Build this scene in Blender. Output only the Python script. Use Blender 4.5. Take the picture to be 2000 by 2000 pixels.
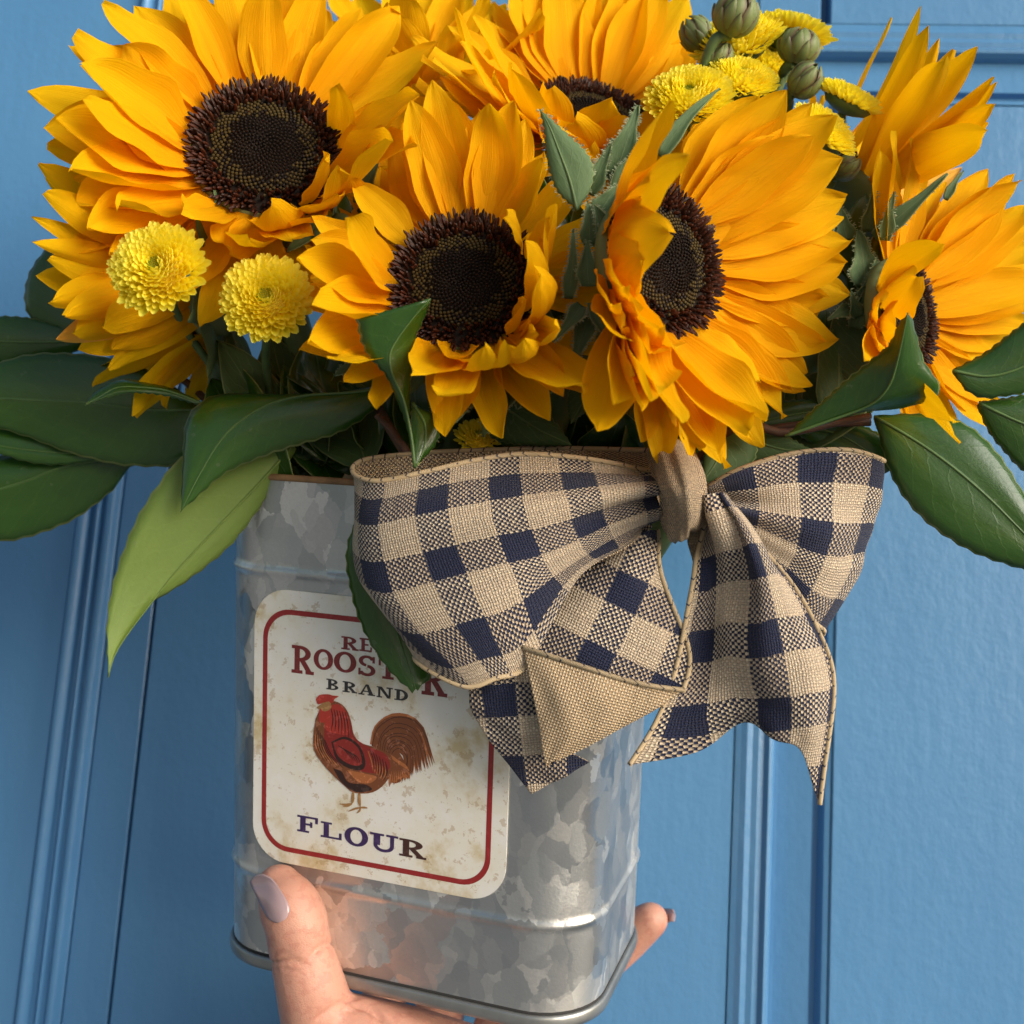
import bpy, bmesh, math, random
import numpy as np
from mathutils import Vector, Matrix, Quaternion
random.seed(7)
RS = np.random.RandomState(5)
for o in list(bpy.data.objects): bpy.data.objects.remove(o)
scene = bpy.context.scene
COL = scene.collection
F = 2200.0                                   # focal length in pixels of a 2000 px wide frame
# ------------------------------------------------------------------ frames
# authoring frame: camera at origin, x right, y away, z up, centimetres; world frame: the door is upright
def nrm(v):
    v = np.array(v, float); return v / np.linalg.norm(v)
UPv = nrm((.063, .153, .986))
Hv = np.array((.99, -.093, -.06)); Hv = nrm(Hv - UPv * Hv.dot(UPv))
Nv = np.cross(UPv, Hv)                       # away from the viewer
CR = np.array([Hv, Nv, UPv])                 # camera frame -> world axes
CT = np.array((0, 0, 1.35))
def W(p): return CR @ np.array(p, float) * .01 + CT
CR4 = Matrix([list(r) for r in CR]).to_4x4()
# ------------------------------------------------------------------ camera
cam = bpy.data.cameras.new('camera'); co = bpy.data.objects.new('camera', cam); COL.objects.link(co)
r_, b_, u_ = CR @ np.array((1, 0, 0.)), CR @ np.array((0, -1., 0)), CR @ np.array((0, 0, 1.))
co.matrix_world = Matrix.Translation(Vector(CT)) @ Matrix(np.array([r_, u_, b_]).T.tolist()).to_4x4()
cam.sensor_width = 36; cam.lens = 36 * F / 2000; cam.clip_start = .01; cam.clip_end = 100
cam.dof.use_dof = True; cam.dof.focus_distance = .285; cam.dof.aperture_fstop = 18
scene.camera = co
# ------------------------------------------------------------------ light
SUN = nrm((.78, -.58, .30))                  # towards the sun, camera frame
sw = CR @ SUN
wd = bpy.data.worlds.new('World'); scene.world = wd; wd.use_nodes = True
nt = wd.node_tree; bg = nt.nodes['Background']; sky = nt.nodes.new('ShaderNodeTexSky'); sky.sky_type = 'NISHITA'
sky.sun_disc = False; sky.sun_elevation = math.asin(sw[2]); sky.sun_rotation = math.atan2(sw[0], sw[1])
sky.air_density = 1.0; sky.dust_density = 3.0; sky.ozone_density = .6
nt.links.new(sky.outputs[0], bg.inputs[0]); bg.inputs[1].default_value = .092
sl = bpy.data.lights.new('sun', 'SUN'); sl.energy = 2.55; sl.angle = math.radians(52); sl.color = (1, .985, .965)
so = bpy.data.objects.new('sun', sl); COL.objects.link(so)
so.rotation_euler = Vector(-sw).to_track_quat('-Z', 'Y').to_euler(); so.location = Vector(W(SUN * 300))
scene.view_settings.view_transform = 'Standard'; scene.view_settings.look = 'None'
scene.view_settings.exposure = 0.62; scene.view_settings.gamma = 1; scene.view_settings.use_curve_mapping = False
# ------------------------------------------------------------------ helpers
def P(px, py, d): return np.array(((px - 1000) / F * d, d, (1000 - py) / F * d))
def proj(p): return 1000 + F * p[..., 0] / p[..., 1], 1000 - F * p[..., 2] / p[..., 1]
K = 2000 / 1932
def Q(px, py, d): return P(px * K, py * K, d)
ORG = {}
def tag(o, label=None, cat=None, group=None, kind=None):
    for k, v in (('label', label), ('category', cat), ('group', group), ('kind', kind)):
        if v: o[k] = v
    return o
def thing(name, org, label, cat, group=None):
    o = bpy.data.objects.new(name, None); COL.objects.link(o); o.empty_display_size = .01
    w = W(org); o.location = w; ORG[o.name] = w
    return tag(o, label, cat, group)
def mk(name, verts, faces, mats, parent=None, uv=None, mi=None, smooth=True, org=None, kind=None, label=None):
    V = np.asarray(verts, float) @ CR.T * .01 + CT
    if parent is not None: o0 = ORG[parent.name]
    else: o0 = W(org) if org is not None else V.mean(0)
    me = bpy.data.meshes.new(name); me.from_pydata((V - o0).tolist(), [], [tuple(f) for f in faces])
    for m in (mats if isinstance(mats, (list, tuple)) else [mats]): me.materials.append(m)
    if mi is not None: me.polygons.foreach_set('material_index', list(mi))
    if smooth: me.polygons.foreach_set('use_smooth', [True] * len(me.polygons))
    if uv is not None:
        u = me.uv_layers.new(name='UVMap'); ua = np.asarray(uv, float)
        li = np.zeros(len(me.loops), int); me.loops.foreach_get('vertex_index', li)
        u.data.foreach_set('uv', ua[li].ravel())
    me.update()
    o = bpy.data.objects.new(name, me); COL.objects.link(o)
    if parent is not None: o.parent = parent
    else: o.location = o0
    ORG[o.name] = o0
    return tag(o, label, kind=kind)
def cr(pts, n):                               # Catmull-Rom resample of a polyline to n points
    pts = np.asarray(pts, float); m = len(pts)
    e = np.vstack([2 * pts[0] - pts[1], pts, 2 * pts[-1] - pts[-2]])
    t = np.linspace(0, m - 1 - 1e-9, n); i = t.astype(int); f = (t - i)[:, None]
    p0, p1, p2, p3 = e[i], e[i + 1], e[i + 2], e[i + 3]
    return .5 * (2 * p1 + (p2 - p0) * f + (2 * p0 - 5 * p1 + 4 * p2 - p3) * f ** 2 + (3 * p1 - p0 - 3 * p2 + p3) * f ** 3)
def gridfaces(nu, nv, off=0, flip=False):
    fs = []
    for i in range(nu - 1):
        for j in range(nv - 1):
            a = off + i * nv + j; q = (a, a + 1, a + nv + 1, a + nv)
            fs.append(q[::-1] if flip else q)
    return fs
def gnormals(G):
    du = np.gradient(G, axis=0); dv = np.gradient(G, axis=1); n = np.cross(du, dv)
    return n / (np.linalg.norm(n, axis=2, keepdims=True) + 1e-9)
def thick(name, G, t, mats, parent, uv, label=None):   # a sheet with real thickness: material 0 towards the viewer side normal, 1 behind, 0 on the rim
    nu, nv = G.shape[:2]; N = gnormals(G)
    c = G.reshape(-1, 3).mean(0)
    if (N.reshape(-1, 3) @ -c).mean() < 0: N = -N; fl = True
    else: fl = False
    V = np.vstack([G.reshape(-1, 3), (G - N * t).reshape(-1, 3)]); n = nu * nv
    f0 = gridfaces(nu, nv, 0, fl); f1 = gridfaces(nu, nv, n, not fl); rim = []
    ring = [i * nv for i in range(nu)] + [(nu - 1) * nv + j for j in range(1, nv)] + [i * nv + nv - 1 for i in range(nu - 2, -1, -1)] + [j for j in range(nv - 2, 0, -1)]
    for a, b in zip(ring, ring[1:] + ring[:1]): rim.append((a, b, b + n, a + n) if not fl else (b, a, a + n, b + n))
    mi = [0] * len(f0) + [1] * len(f1) + [1] * len(rim)
    return mk(name, V, f0 + f1 + rim, mats, parent, np.vstack([uv, uv]), mi, label=label)
def tube(pts, rad, n=8, cap=True, squash=None):
    pts = np.asarray(pts, float); m = len(pts); rad = np.broadcast_to(rad, (m,)) if np.ndim(rad) < 2 else rad
    T = np.gradient(pts, axis=0); T /= np.linalg.norm(T, axis=1, keepdims=True) + 1e-12
    a = np.array((0, -1., .01)); V = []
    for i in range(m):
        a = a - T[i] * a.dot(T[i]); a /= np.linalg.norm(a) + 1e-12; b = np.cross(T[i], a)
        for k in range(n):
            w = 2 * math.pi * k / n; V.append(pts[i] + rad[i] * (math.cos(w) * a + math.sin(w) * b))
    fs = [(i * n + k, i * n + (k + 1) % n, (i + 1) * n + (k + 1) % n, (i + 1) * n + k) for i in range(m - 1) for k in range(n)]
    if cap: fs += [tuple(range(n))[::-1], tuple((m - 1) * n + k for k in range(n))]
    uv = [(i / (m - 1), k / n) for i in range(m) for k in range(n)]
    return V, fs, uv
def join(parts):
    V = []; Fs = []; U = []
    for v, f, u in parts:
        o = len(V); V += list(v); Fs += [tuple(i + o for i in q) for q in f]; U += list(u)
    return V, Fs, U
# ------------------------------------------------------------------ materials
class NT:
    def __init__(s, name):
        s.m = bpy.data.materials.new(name); s.m.use_nodes = True; s.t = s.m.node_tree; s.n = s.t.nodes
        s.b = s.n['Principled BSDF']; s.out = s.n['Material Output']
    def new(s, ty, **k):
        n = s.n.new(ty)
        for a, v in k.items(): setattr(n, a, v)
        return n
    def set(s, sock, v):
        if isinstance(v, bpy.types.NodeSocket): s.t.links.new(v, sock)
        else: sock.default_value = v
    def math(s, op, a, b=0., c=0.):
        n = s.new('ShaderNodeMath', operation=op)
        for i, v in enumerate((a, b, c)): s.set(n.inputs[i], v)
        return n.outputs[0]
    def mix(s, f, a, b, bt='MIX'):
        n = s.new('ShaderNodeMix', data_type='RGBA', blend_type=bt)
        s.set(n.inputs[0], f); s.set(n.inputs[6], c4(a)); s.set(n.inputs[7], c4(b)); return n.outputs[2]
    def co(s, kind, scale=(1, 1, 1)):
        t = s.new('ShaderNodeTexCoord'); m = s.new('ShaderNodeMapping'); m.inputs['Scale'].default_value = scale
        s.t.links.new(t.outputs[kind], m.inputs[0]); return m.outputs[0]
    def noise(s, vec, sc, det=3, ro=.55):
        n = s.new('ShaderNodeTexNoise'); s.set(n.inputs['Vector'], vec); n.inputs['Scale'].default_value = sc
        n.inputs['Detail'].default_value = det; n.inputs['Roughness'].default_value = ro; return n.outputs[0]
    def ramp(s, f, stops, interp='LINEAR'):
        n = s.new('ShaderNodeValToRGB'); s.set(n.inputs[0], f); cr_ = n.color_ramp; cr_.interpolation = interp
        while len(cr_.elements) < len(stops): cr_.elements.new(.5)
        for e, (p, c) in zip(cr_.elements, stops): e.position = p; e.color = c4(c)
        return n.outputs[0]
    def sep(s, v):
        n = s.new('ShaderNodeSeparateXYZ'); s.set(n.inputs[0], v); return n.outputs
    def bump(s, h, st, dist=.01):
        n = s.new('ShaderNodeBump'); n.inputs['Strength'].default_value = st; n.inputs['Distance'].default_value = dist
        s.set(n.inputs['Height'], h); return n.outputs[0]
    def pr(s, **k):
        nm = dict(col='Base Color', rough='Roughness', metal='Metallic', norm='Normal', spec='Specular IOR Level', coat='Coat Weight', coatr='Coat Roughness', sss='Subsurface Weight', sssr='Subsurface Radius', ssss='Subsurface Scale', sheen='Sheen Weight')
        for a, v in k.items():
            if a == 'col': v = c4(v)
            s.set(s.b.inputs[nm[a]], v)
        return s.m
    def trans(s, col, f):
        t = s.new('ShaderNodeBsdfTranslucent'); s.set(t.inputs[0], c4(col)); x = s.new('ShaderNodeMixShader'); s.set(x.inputs[0], f)
        s.t.links.new(s.b.outputs[0], x.inputs[1]); s.t.links.new(t.outputs[0], x.inputs[2]); s.t.links.new(x.outputs[0], s.out.inputs[0])
    def rnd(s): return s.new('ShaderNodeObjectInfo').outputs['Random']
def c4(c):
    if isinstance(c, (tuple, list)) and len(c) == 3: return (*c, 1)
    return c
M = {}
def mat_door():
    n = NT('door_paint'); v = n.co('Object', (100, 100, 100)); lum = n.noise(v, .35, 3)
    fine = n.noise(n.co('Object', (100, 100, 70)), 2.6, 4, .6); streak = n.noise(n.co('Object', (160, 160, 9)), 1.0, 2)
    h = n.math('ADD', n.math('MULTIPLY', fine, .7), n.math('MULTIPLY', streak, .35))
    col = n.mix(n.noise(n.co('Object', (100, 100, 40)), .22, 4), (.070, .215, .43), (.100, .27, .50))
    sp = n.noise(v, 1.6, 2); dirt = n.math('GREATER_THAN', sp, .79)
    col = n.mix(n.math('MULTIPLY', dirt, .35), col, (.05, .13, .25))
    return n.pr(col=col, rough=n.math('ADD', .24, n.math('MULTIPLY', fine, .2)), norm=n.bump(h, .22, .0016))
M['door'] = mat_door()
def mat_tin():
    n = NT('galvanised_steel'); v = n.co('Object', (100, 100, 100))
    nz = n.new('ShaderNodeTexNoise'); n.set(nz.inputs['Vector'], v); nz.inputs['Scale'].default_value = 1.6; nz.inputs['Detail'].default_value = 4
    nz.inputs['Roughness'].default_value = .56; vt = n.co('Object', (100, 100, 68)); d = n.new('ShaderNodeVectorMath', operation='MULTIPLY_ADD'); n.set(d.inputs[0], nz.outputs['Color']); d.inputs[1].default_value = (.62, .62, .5); n.set(d.inputs[2], vt)
    vo = n.new('ShaderNodeTexVoronoi'); n.set(vo.inputs['Vector'], d.outputs[0]); vo.inputs['Scale'].default_value = .9
    vo2 = n.new('ShaderNodeTexVoronoi'); n.set(vo2.inputs['Vector'], d.outputs[0]); vo2.inputs['Scale'].default_value = 2.0
    s1 = n.sep(vo.outputs['Color']); s2 = n.sep(vo2.outputs['Color'])
    val = n.math('ADD', n.math('MULTIPLY', s1[0], .62), n.math('MULTIPLY', s2[1], .38))
    gr = n.noise(n.co('Object', (500, 500, 500)), 2.5, 4)
    val2 = n.math('ADD', val, n.math('MULTIPLY', n.math('SUBTRACT', gr, .5), .22))
    col = n.ramp(val2, [(.1, (.43, .45, .455)), (.45, (.51, .525, .52)), (.62, (.60, .60, .58)), (.88, (.78, .775, .74))])
    # every zinc crystal has its own facing
    sub = n.new('ShaderNodeVectorMath', operation='SUBTRACT'); n.set(sub.inputs[0], vo.outputs['Color']); sub.inputs[1].default_value = (.5, .5, .5)
    ma = n.new('ShaderNodeVectorMath', operation='MULTIPLY_ADD'); n.set(ma.inputs[0], sub.outputs[0]); ma.inputs[1].default_value = (.36, .36, .36)
    ge = n.new('ShaderNodeNewGeometry'); n.set(ma.inputs[2], ge.outputs['Normal'])
    no = n.new('ShaderNodeVectorMath', operation='NORMALIZE'); n.set(no.inputs[0], ma.outputs[0])
    bp = n.new('ShaderNodeBump'); bp.inputs['Strength'].default_value = .12; bp.inputs['Distance'].default_value = .0006
    n.set(bp.inputs['Height'], gr); n.set(bp.inputs['Normal'], no.outputs[0])
    return n.pr(col=col, metal=.88, rough=n.math('ADD', .3, n.math('MULTIPLY', s2[0], .2)), norm=bp.outputs[0])
M['tin'] = mat_tin()
def mat_simple(name, col, rough=.5, metal=0., var=.0, sc=3., bump=0., spec=.5):
    n = NT(name); v = n.co('Object', (100, 100, 100)); z = n.noise(v, sc, 4)
    c = n.mix(z, tuple(x * (1 - var) for x in col), tuple(min(1, x * (1 + var)) for x in col))
    k = dict(col=c, rough=rough, metal=metal, spec=spec)
    if bump: k['norm'] = n.bump(z, bump, .0008)
    return n.pr(**k)
M['rimsteel'] = mat_simple('dull_rim_steel', (.33, .34, .33), .42, .8, .35, 1.2, .1)
M['rust'] = mat_simple('rusty_rim', (.26, .15, .07), .7, .3, .6, 2.5, .2)
M['dark'] = mat_simple('dark_seam', (.03, .03, .03), .8)
def mat_petal():
    n = NT('sunflower_petal'); uv = n.co('UV'); x, y, _ = n.sep(uv)
    st = n.noise(n.co('UV', (1.2, 26, 1)), 1.0, 4); r = n.rnd()
    big = n.noise(n.co('UV', (3, 2, 1)), 1.1, 2)
    base = n.ramp(x, [(0, (.80, .30, .001)), (.2, (.87, .41, .0015)), (.6, (.90, .50, .002)), (1, (.92, .575, .004))])
    col = n.mix(n.math('MULTIPLY', st, .36), base, (.80, .33, .001))
    ln = n.math('SUBTRACT', 1, n.math('MINIMUM', n.math('MULTIPLY', n.math('ABSOLUTE', n.math('SUBTRACT', n.math('FRACT', n.math('ADD', n.math('MULTIPLY', y, 4), n.math('MULTIPLY', st, .5))), .5)), 9), 1)); col = n.mix(n.math('MULTIPLY', ln, n.math('MULTIPLY', n.math('SUBTRACT', 1, x), .5)), col, (.66, .22, .001))
    col = n.mix(n.math('MULTIPLY', r, .4), col, (.92, .56, .003))
    col = n.mix(n.math('MULTIPLY', n.math('SUBTRACT', big, .35), .4), col, (.84, .46, .002))
    n.pr(col=col, rough=.72, spec=.10, norm=n.bump(n.math('ADD', st, n.math('MULTIPLY', big, .5)), .45, .0009))
    n.trans(n.mix(.5, col, (.98, .52, .001)), .4); return n.m
M['petal'] = mat_petal()
M['pale_petal'] = (lambda n: (n.pr(col=n.mix(n.noise(n.co('UV', (1, 20, 1)), 1, 3), (.93, .48, .06), (.90, .38, .03)), rough=.55, spec=.3), n.trans((.95, .5, .06), .25), n.m)[-1])(NT('pale_petal_back'))
def mat_leaf(name, c0, c1, vein, rough=.3, nv=9, vs=.14, tr=.12):
    n = NT(name); uv = n.co('UV'); x, y, _ = n.sep(uv); t = n.math('ABSOLUTE', n.math('SUBTRACT', n.math('MULTIPLY', y, 2), 1))
    w = n.noise(n.co('UV', (5, 5, 1)), 1.5, 3); f = n.noise(n.co('Object', (100, 100, 100)), 9, 4)
    ph = n.math('SUBTRACT', n.math('MULTIPLY', x, nv), n.math('MULTIPLY', t, 2.3)); ph = n.math('ADD', ph, n.math('MULTIPLY', w, .8))
    fr = n.math('ABSOLUTE', n.math('SUBTRACT', n.math('FRACT', ph), .5)); v1 = n.math('SUBTRACT', 1, n.math('MINIMUM', n.math('MULTIPLY', fr, 13), 1))
    mid = n.math('SUBTRACT', 1, n.math('MINIMUM', n.math('MULTIPLY', t, 22), 1))
    vm = n.math('MAXIMUM', n.math('MULTIPLY', v1, vs), mid)
    col = n.mix(w, c0, c1); col = n.mix(n.math('MULTIPLY', f, .3), col, tuple(q * .6 for q in c0))
    col = n.mix(n.math('MULTIPLY', n.rnd(), .3), col, tuple(q * 1.5 for q in c1))
    bl = n.math('GREATER_THAN', n.noise(n.co('Object', (100, 100, 100)), 2.6, 4), .7); col = n.mix(n.math('MULTIPLY', bl, .22), col, (.16, .19, .12))
    col = n.mix(n.math('MULTIPLY', vm, .6), col, vein)
    edge = n.math('GREATER_THAN', t, .965); col = n.mix(n.math('MULTIPLY', edge, .45), col, (.30, .33, .13))
    h = n.math('SUBTRACT', n.math('MULTIPLY', w, .5), n.math('MULTIPLY', vm, .5)); h = n.math('ADD', h, n.math('MULTIPLY', f, .18))
    n.pr(col=col, rough=n.math('ADD', rough, n.math('MULTIPLY', f, .16)), norm=n.bump(h, .28, .0012), spec=.5, coat=.35 if rough < .3 else 0., coatr=.16)
    n.trans(tuple(min(1, q * 1.8) for q in c1), tr); return n.m
M['leaf'] = mat_leaf('glossy_leaf', (.012, .056, .004), (.034, .098, .009), (.11, .21, .055), .24)
M['leaf_back'] = mat_leaf('leaf_underside', (.125, .20, .035), (.17, .26, .05), (.25, .36, .09), .5)
M['bract'] = mat_leaf('hairy_bract', (.06, .12, .045), (.10, .17, .07), (.20, .28, .14), .62, 6, .22)
M['sfleaf'] = mat_leaf('soft_leaf', (.03, .075, .018), (.055, .11, .03), (.17, .25, .10), .6, 6, .4)
M['stem'] = mat_simple('green_stem', (.085, .145, .045), .6, 0, .35, 2, .2)
M['twig'] = mat_simple('brown_twig', (.10, .05, .03), .7, 0, .4, 4, .3)
M['hair'] = mat_simple('pale_plant_hair', (.24, .30, .17), .6)
M['d_outer'] = mat_simple('dark_red_floret', (.060, .016, .006), .5, 0, .75, 9, spec=.22)
M['d_tip'] = mat_simple('black_brown_stamen', (.026, .009, .005), .45, 0, .6, 9, spec=.22)
M['d_mid'] = mat_simple('olive_floret', (.060, .040, .010), .65, 0, .5, 7, spec=.22)
M['d_in'] = mat_simple('dark_brown_floret', (.014, .008, .005), .55, 0, .5, 7, spec=.22)
M['d_base'] = mat_simple('disc_ground', (.018, .010, .006), .7, 0, .5, 5, spec=.22)
def mat_mum():
    n = NT('yellow_floret'); x, y, _ = n.sep(n.co('UV')); r = n.rnd()
    col = n.ramp(x, [(0, (.92, .72, .008)), (.4, (.98, .88, .03)), (1, (.99, .94, .16))])
    col = n.mix(n.math('MULTIPLY', r, .25), col, (.97, .80, .015)); n.pr(col=col, rough=.5, spec=.25); n.trans((.99, .84, .02), .45); return n.m
M['mum'] = mat_mum()
M['mumcore'] = mat_simple('yellow_core', (.86, .60, .008), .6)
M['mumeye'] = mat_simple('green_yellow_eye', (.27, .38, .03), .6, 0, .3, 9)
def mat_bud():
    n = NT('bud_scale'); x, y, _ = n.sep(n.co('UV')); t = n.math('ABSOLUTE', n.math('SUBTRACT', n.math('MULTIPLY', y, 2), 1))
    e = n.math('POWER', t, 2); col = n.mix(e, n.mix(n.noise(n.co('UV', (3, 8, 1)), 2, 2), (.10, .15, .04), (.21, .26, .09)), (.10, .045, .03)); return n.pr(col=col, rough=.55)
M['bud'] = mat_bud()
# ribbon: two sets of threads woven over and under each other
TAN, TAN2, NAVY = (.50, .395, .285), (.37, .28, .19), (.009, .015, .048)
def mat_ribbon():
    n = NT('checked_burlap_ribbon'); uv = n.co('UV'); u, v, _ = n.sep(uv)
    wob = n.noise(n.co('UV', (1, 1, 1)), 1.8, 3)
    PER, TH = 1.80, .068
    def band(c, off, duty): return n.math('LESS_THAN', n.math('FRACT', n.math('DIVIDE', n.math('ADD', c, off), PER)), duty)
    wb = n.noise(n.co('UV', (1, 1, 1)), 9, 2); wc = n.noise(n.co('UV', (1.3, 1.1, 1), ), 7, 2)
    us = n.math('ADD', n.math('ADD', u, n.math('MULTIPLY', wob, .09)), n.math('MULTIPLY', wb, .06)); vs = n.math('ADD', n.math('ADD', v, n.math('MULTIPLY', wob, .08)), n.math('MULTIPLY', wc, .06))
    bu = band(us, .35, .44); bv = band(vs, 1.15, .44)
    fu = n.math('FRACT', n.math('DIVIDE', us, TH)); fv = n.math('FRACT', n.math('DIVIDE', vs, TH))
    iu = n.math('FLOOR', n.math('DIVIDE', us, TH)); iv = n.math('FLOOR', n.math('DIVIDE', vs, TH))
    over = n.math('MODULO', n.math('ABSOLUTE', n.math('ADD', iu, iv)), 2)          # 0: thread across on top, 1: thread along
    ru = n.math('SUBTRACT', 1, n.math('POWER', n.math('ABSOLUTE', n.math('SUBTRACT', n.math('MULTIPLY', fu, 2), 1)), 2))
    rv = n.math('SUBTRACT', 1, n.math('POWER', n.math('ABSOLUTE', n.math('SUBTRACT', n.math('MULTIPLY', fv, 2), 1)), 2))
    wn = n.new('ShaderNodeTexWhiteNoise', noise_dimensions='1D'); n.set(wn.inputs['W'], iu)
    wn2 = n.new('ShaderNodeTexWhiteNoise', noise_dimensions='1D'); n.set(wn2.inputs['W'], n.math('ADD', iv, 977))
    cu = n.mix(bu, n.mix(wn.outputs[0], TAN, TAN2), NAVY); cv = n.mix(bv, n.mix(wn2.outputs[0], TAN, (.68, .57, .41)), NAVY)
    su = n.noise(n.co('UV', (1.2, 14, 1)), 1, 2); sv = n.noise(n.co('UV', (14, 1.2, 1)), 1, 2)
    over = n.math('GREATER_THAN', n.math('ADD', over, n.math('MULTIPLY', n.math('SUBTRACT', n.noise(n.co('UV', (11, 11, 1)), 1, 1), .5), 1.5)), .5)
    col = n.mix(over, n.mix(n.math('MULTIPLY', sv, .5), cu, n.mix(bu, (.66, .56, .43), (.012, .02, .06))), n.mix(n.math('MULTIPLY', su, .5), cv, n.mix(bv, (.66, .56, .43), (.012, .02, .06)))); h = n.math('MULTIPLY', ru, rv)
    h = n.new('ShaderNodeMix'); n.set(h.inputs[0], over); n.set(h.inputs[2], n.math('MULTIPLY', ru, n.math('ADD', .4, n.math('MULTIPLY', rv, .6)))); n.set(h.inputs[3], n.math('MULTIPLY', rv, n.math('ADD', .4, n.math('MULTIPLY', ru, .6)))); h = h.outputs[0]
    gap = n.math('LESS_THAN', h, .22); col = n.mix(n.math('MULTIPLY', gap, .5), col, (.07, .055, .05))
    return n.pr(col=col, rough=.75, spec=.25, norm=n.bump(h, .7, .0006), sheen=.1)
M['ribbon'] = mat_ribbon()
def mat_ribbon_back(fleck=False):
    n = NT('speckled_ribbon' if fleck else 'tan_ribbon_back'); uv = n.co('UV'); u, v, _ = n.sep(uv); TH = .068
    fu = n.math('FRACT', n.math('DIVIDE', u, TH)); fv = n.math('FRACT', n.math('DIVIDE', v, TH)); iu = n.math('FLOOR', n.math('DIVIDE', u, TH)); iv = n.math('FLOOR', n.math('DIVIDE', v, TH))
    over = n.math('MODULO', n.math('ABSOLUTE', n.math('ADD', iu, iv)), 2)
    ru = n.math('SUBTRACT', 1, n.math('POWER', n.math('ABSOLUTE', n.math('SUBTRACT', n.math('MULTIPLY', fu, 2), 1)), 2)); rv = n.math('SUBTRACT', 1, n.math('POWER', n.math('ABSOLUTE', n.math('SUBTRACT', n.math('MULTIPLY', fv, 2), 1)), 2))
    wn = n.new('ShaderNodeTexWhiteNoise', noise_dimensions='1D'); n.set(wn.inputs['W'], iu)
    col = n.mix(over, n.mix(wn.outputs[0], (.50, .36, .215), (.40, .28, .165)), (.60, .48, .32)); h = n.math('MULTIPLY', ru, rv)
    if fleck: col = n.mix(n.math('MULTIPLY', n.math('SUBTRACT', 1, over), n.math('GREATER_THAN', n.noise(n.co('UV', (9, 9, 1)), 1, 2), .47)), col, (.13, .10, .09))
    col = n.mix(n.math('MULTIPLY', n.math('LESS_THAN', h, .12), .6), col, (.15, .105, .075))
    return n.pr(col=col, rough=.8, spec=.2, norm=n.bump(h, .7, .0006))
M['ribbon_back'] = mat_ribbon_back(); M['ribbon_inner'] = mat_ribbon_back(True)
def mat_edge():
    n = NT('wired_edge_cord'); u, v, _ = n.sep(n.co('UV')); f = n.math('FRACT', n.math('MULTIPLY', n.math('ADD', u, n.math('MULTIPLY', v, .12)), 3.2))
    st = n.math('LESS_THAN', f, .13); f2 = n.math('FRACT', n.math('MULTIPLY', u, 26))
    col = n.mix(n.math('MULTIPLY', st, n.math('GREATER_THAN', n.noise(n.co('UV', (2, 1, 1)), 1, 1), .45)), n.mix(f2, (.50, .39, .235), (.42, .32, .19)), (.05, .045, .06))
    return n.pr(col=col, rough=.75, norm=n.bump(f2, .5, .0004))
M['edge'] = mat_edge()
def mat_skin():
    n = NT('skin'); v = n.co('Object', (100, 100, 100)); a = n.noise(v, .8, 3); b = n.noise(v, 4, 4); c = n.noise(n.co('Object', (100, 100, 100)), 16, 3)
    col = n.mix(a, (.49, .225, .16), (.61, .335, .245)); col = n.mix(n.math('MULTIPLY', n.math('GREATER_THAN', b, .55), .28), col, (.42, .14, .105))
    vo = n.new('ShaderNodeTexVoronoi', feature='DISTANCE_TO_EDGE'); n.set(vo.inputs['Vector'], n.co('Object', (900, 900, 1500))); vo.inputs['Scale'].default_value = 1.3
    h = n.math('ADD', n.math('MULTIPLY', c, .5), n.math('MULTIPLY', n.math('MINIMUM', n.math('MULTIPLY', vo.outputs[0], 6), 1), .25)); h = n.math('ADD', h, n.math('MULTIPLY', b, .8))
    return n.pr(col=col, rough=.46, sss=.15, sssr=(1, .35, .2), ssss=.004, norm=n.bump(h, .22, .0008))
M['skin'] = mat_skin()
M['nail'] = (lambda n: n.pr(col=(.36, .255, .27), rough=.3, coat=.6, coatr=.12))(NT('mauve_nail_polish'))
def mat_paper():
    n = NT('aged_label_paper'); v = n.co('Object', (100, 100, 100)); a = n.noise(v, .55, 5, .65); b = n.noise(v, 2.6, 5, .7); g = n.noise(v, 14, 3)
    col = n.ramp(a, [(.38, (.84, .83, .79)), (.54, (.80, .77, .67)), (.66, (.62, .51, .30))])
    col = n.mix(n.math('MULTIPLY', n.math('GREATER_THAN', b, .60), .45), col, (.42, .27, .11)); col = n.mix(n.math('MULTIPLY', n.math('GREATER_THAN', g, .69), .35), col, (.33, .25, .15))
    return n.pr(col=col, rough=.38, norm=n.bump(b, .05, .0005))
M['paper'] = mat_paper()
def ink(name, col, wear=.3):
    n = NT(name); v = n.co('Object', (100, 100, 100)); b = n.noise(v, 5, 5, .7)
    return n.pr(col=n.mix(n.math('MULTIPLY', n.math('GREATER_THAN', b, .58), wear), col, tuple(min(1, q * 1.8 + .05) for q in col)), rough=.4)
M['red'] = ink('red_ink', (.30, .022, .022), .2); M['maroon'] = ink('maroon_ink', (.20, .025, .025)); M['char'] = ink('charcoal_ink', (.035, .032, .035)); M['violet'] = ink('violet_ink', (.045, .022, .10)); M['umber'] = ink('umber_ink', (.06, .022, .018))
M['rbody'] = ink('rooster_red', (.26, .024, .018), .4); M['rbrown'] = ink('rooster_brown', (.20, .065, .024), .6); M['rorange'] = ink('rooster_orange', (.42, .14, .045), .5); M['rdark'] = ink('rooster_dark', (.035, .014, .010), .4); M['rlight'] = ink('rooster_light_red', (.42, .04, .026), .4); M['rtan'] = ink('rooster_tan', (.36, .19, .07), .4)

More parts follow.
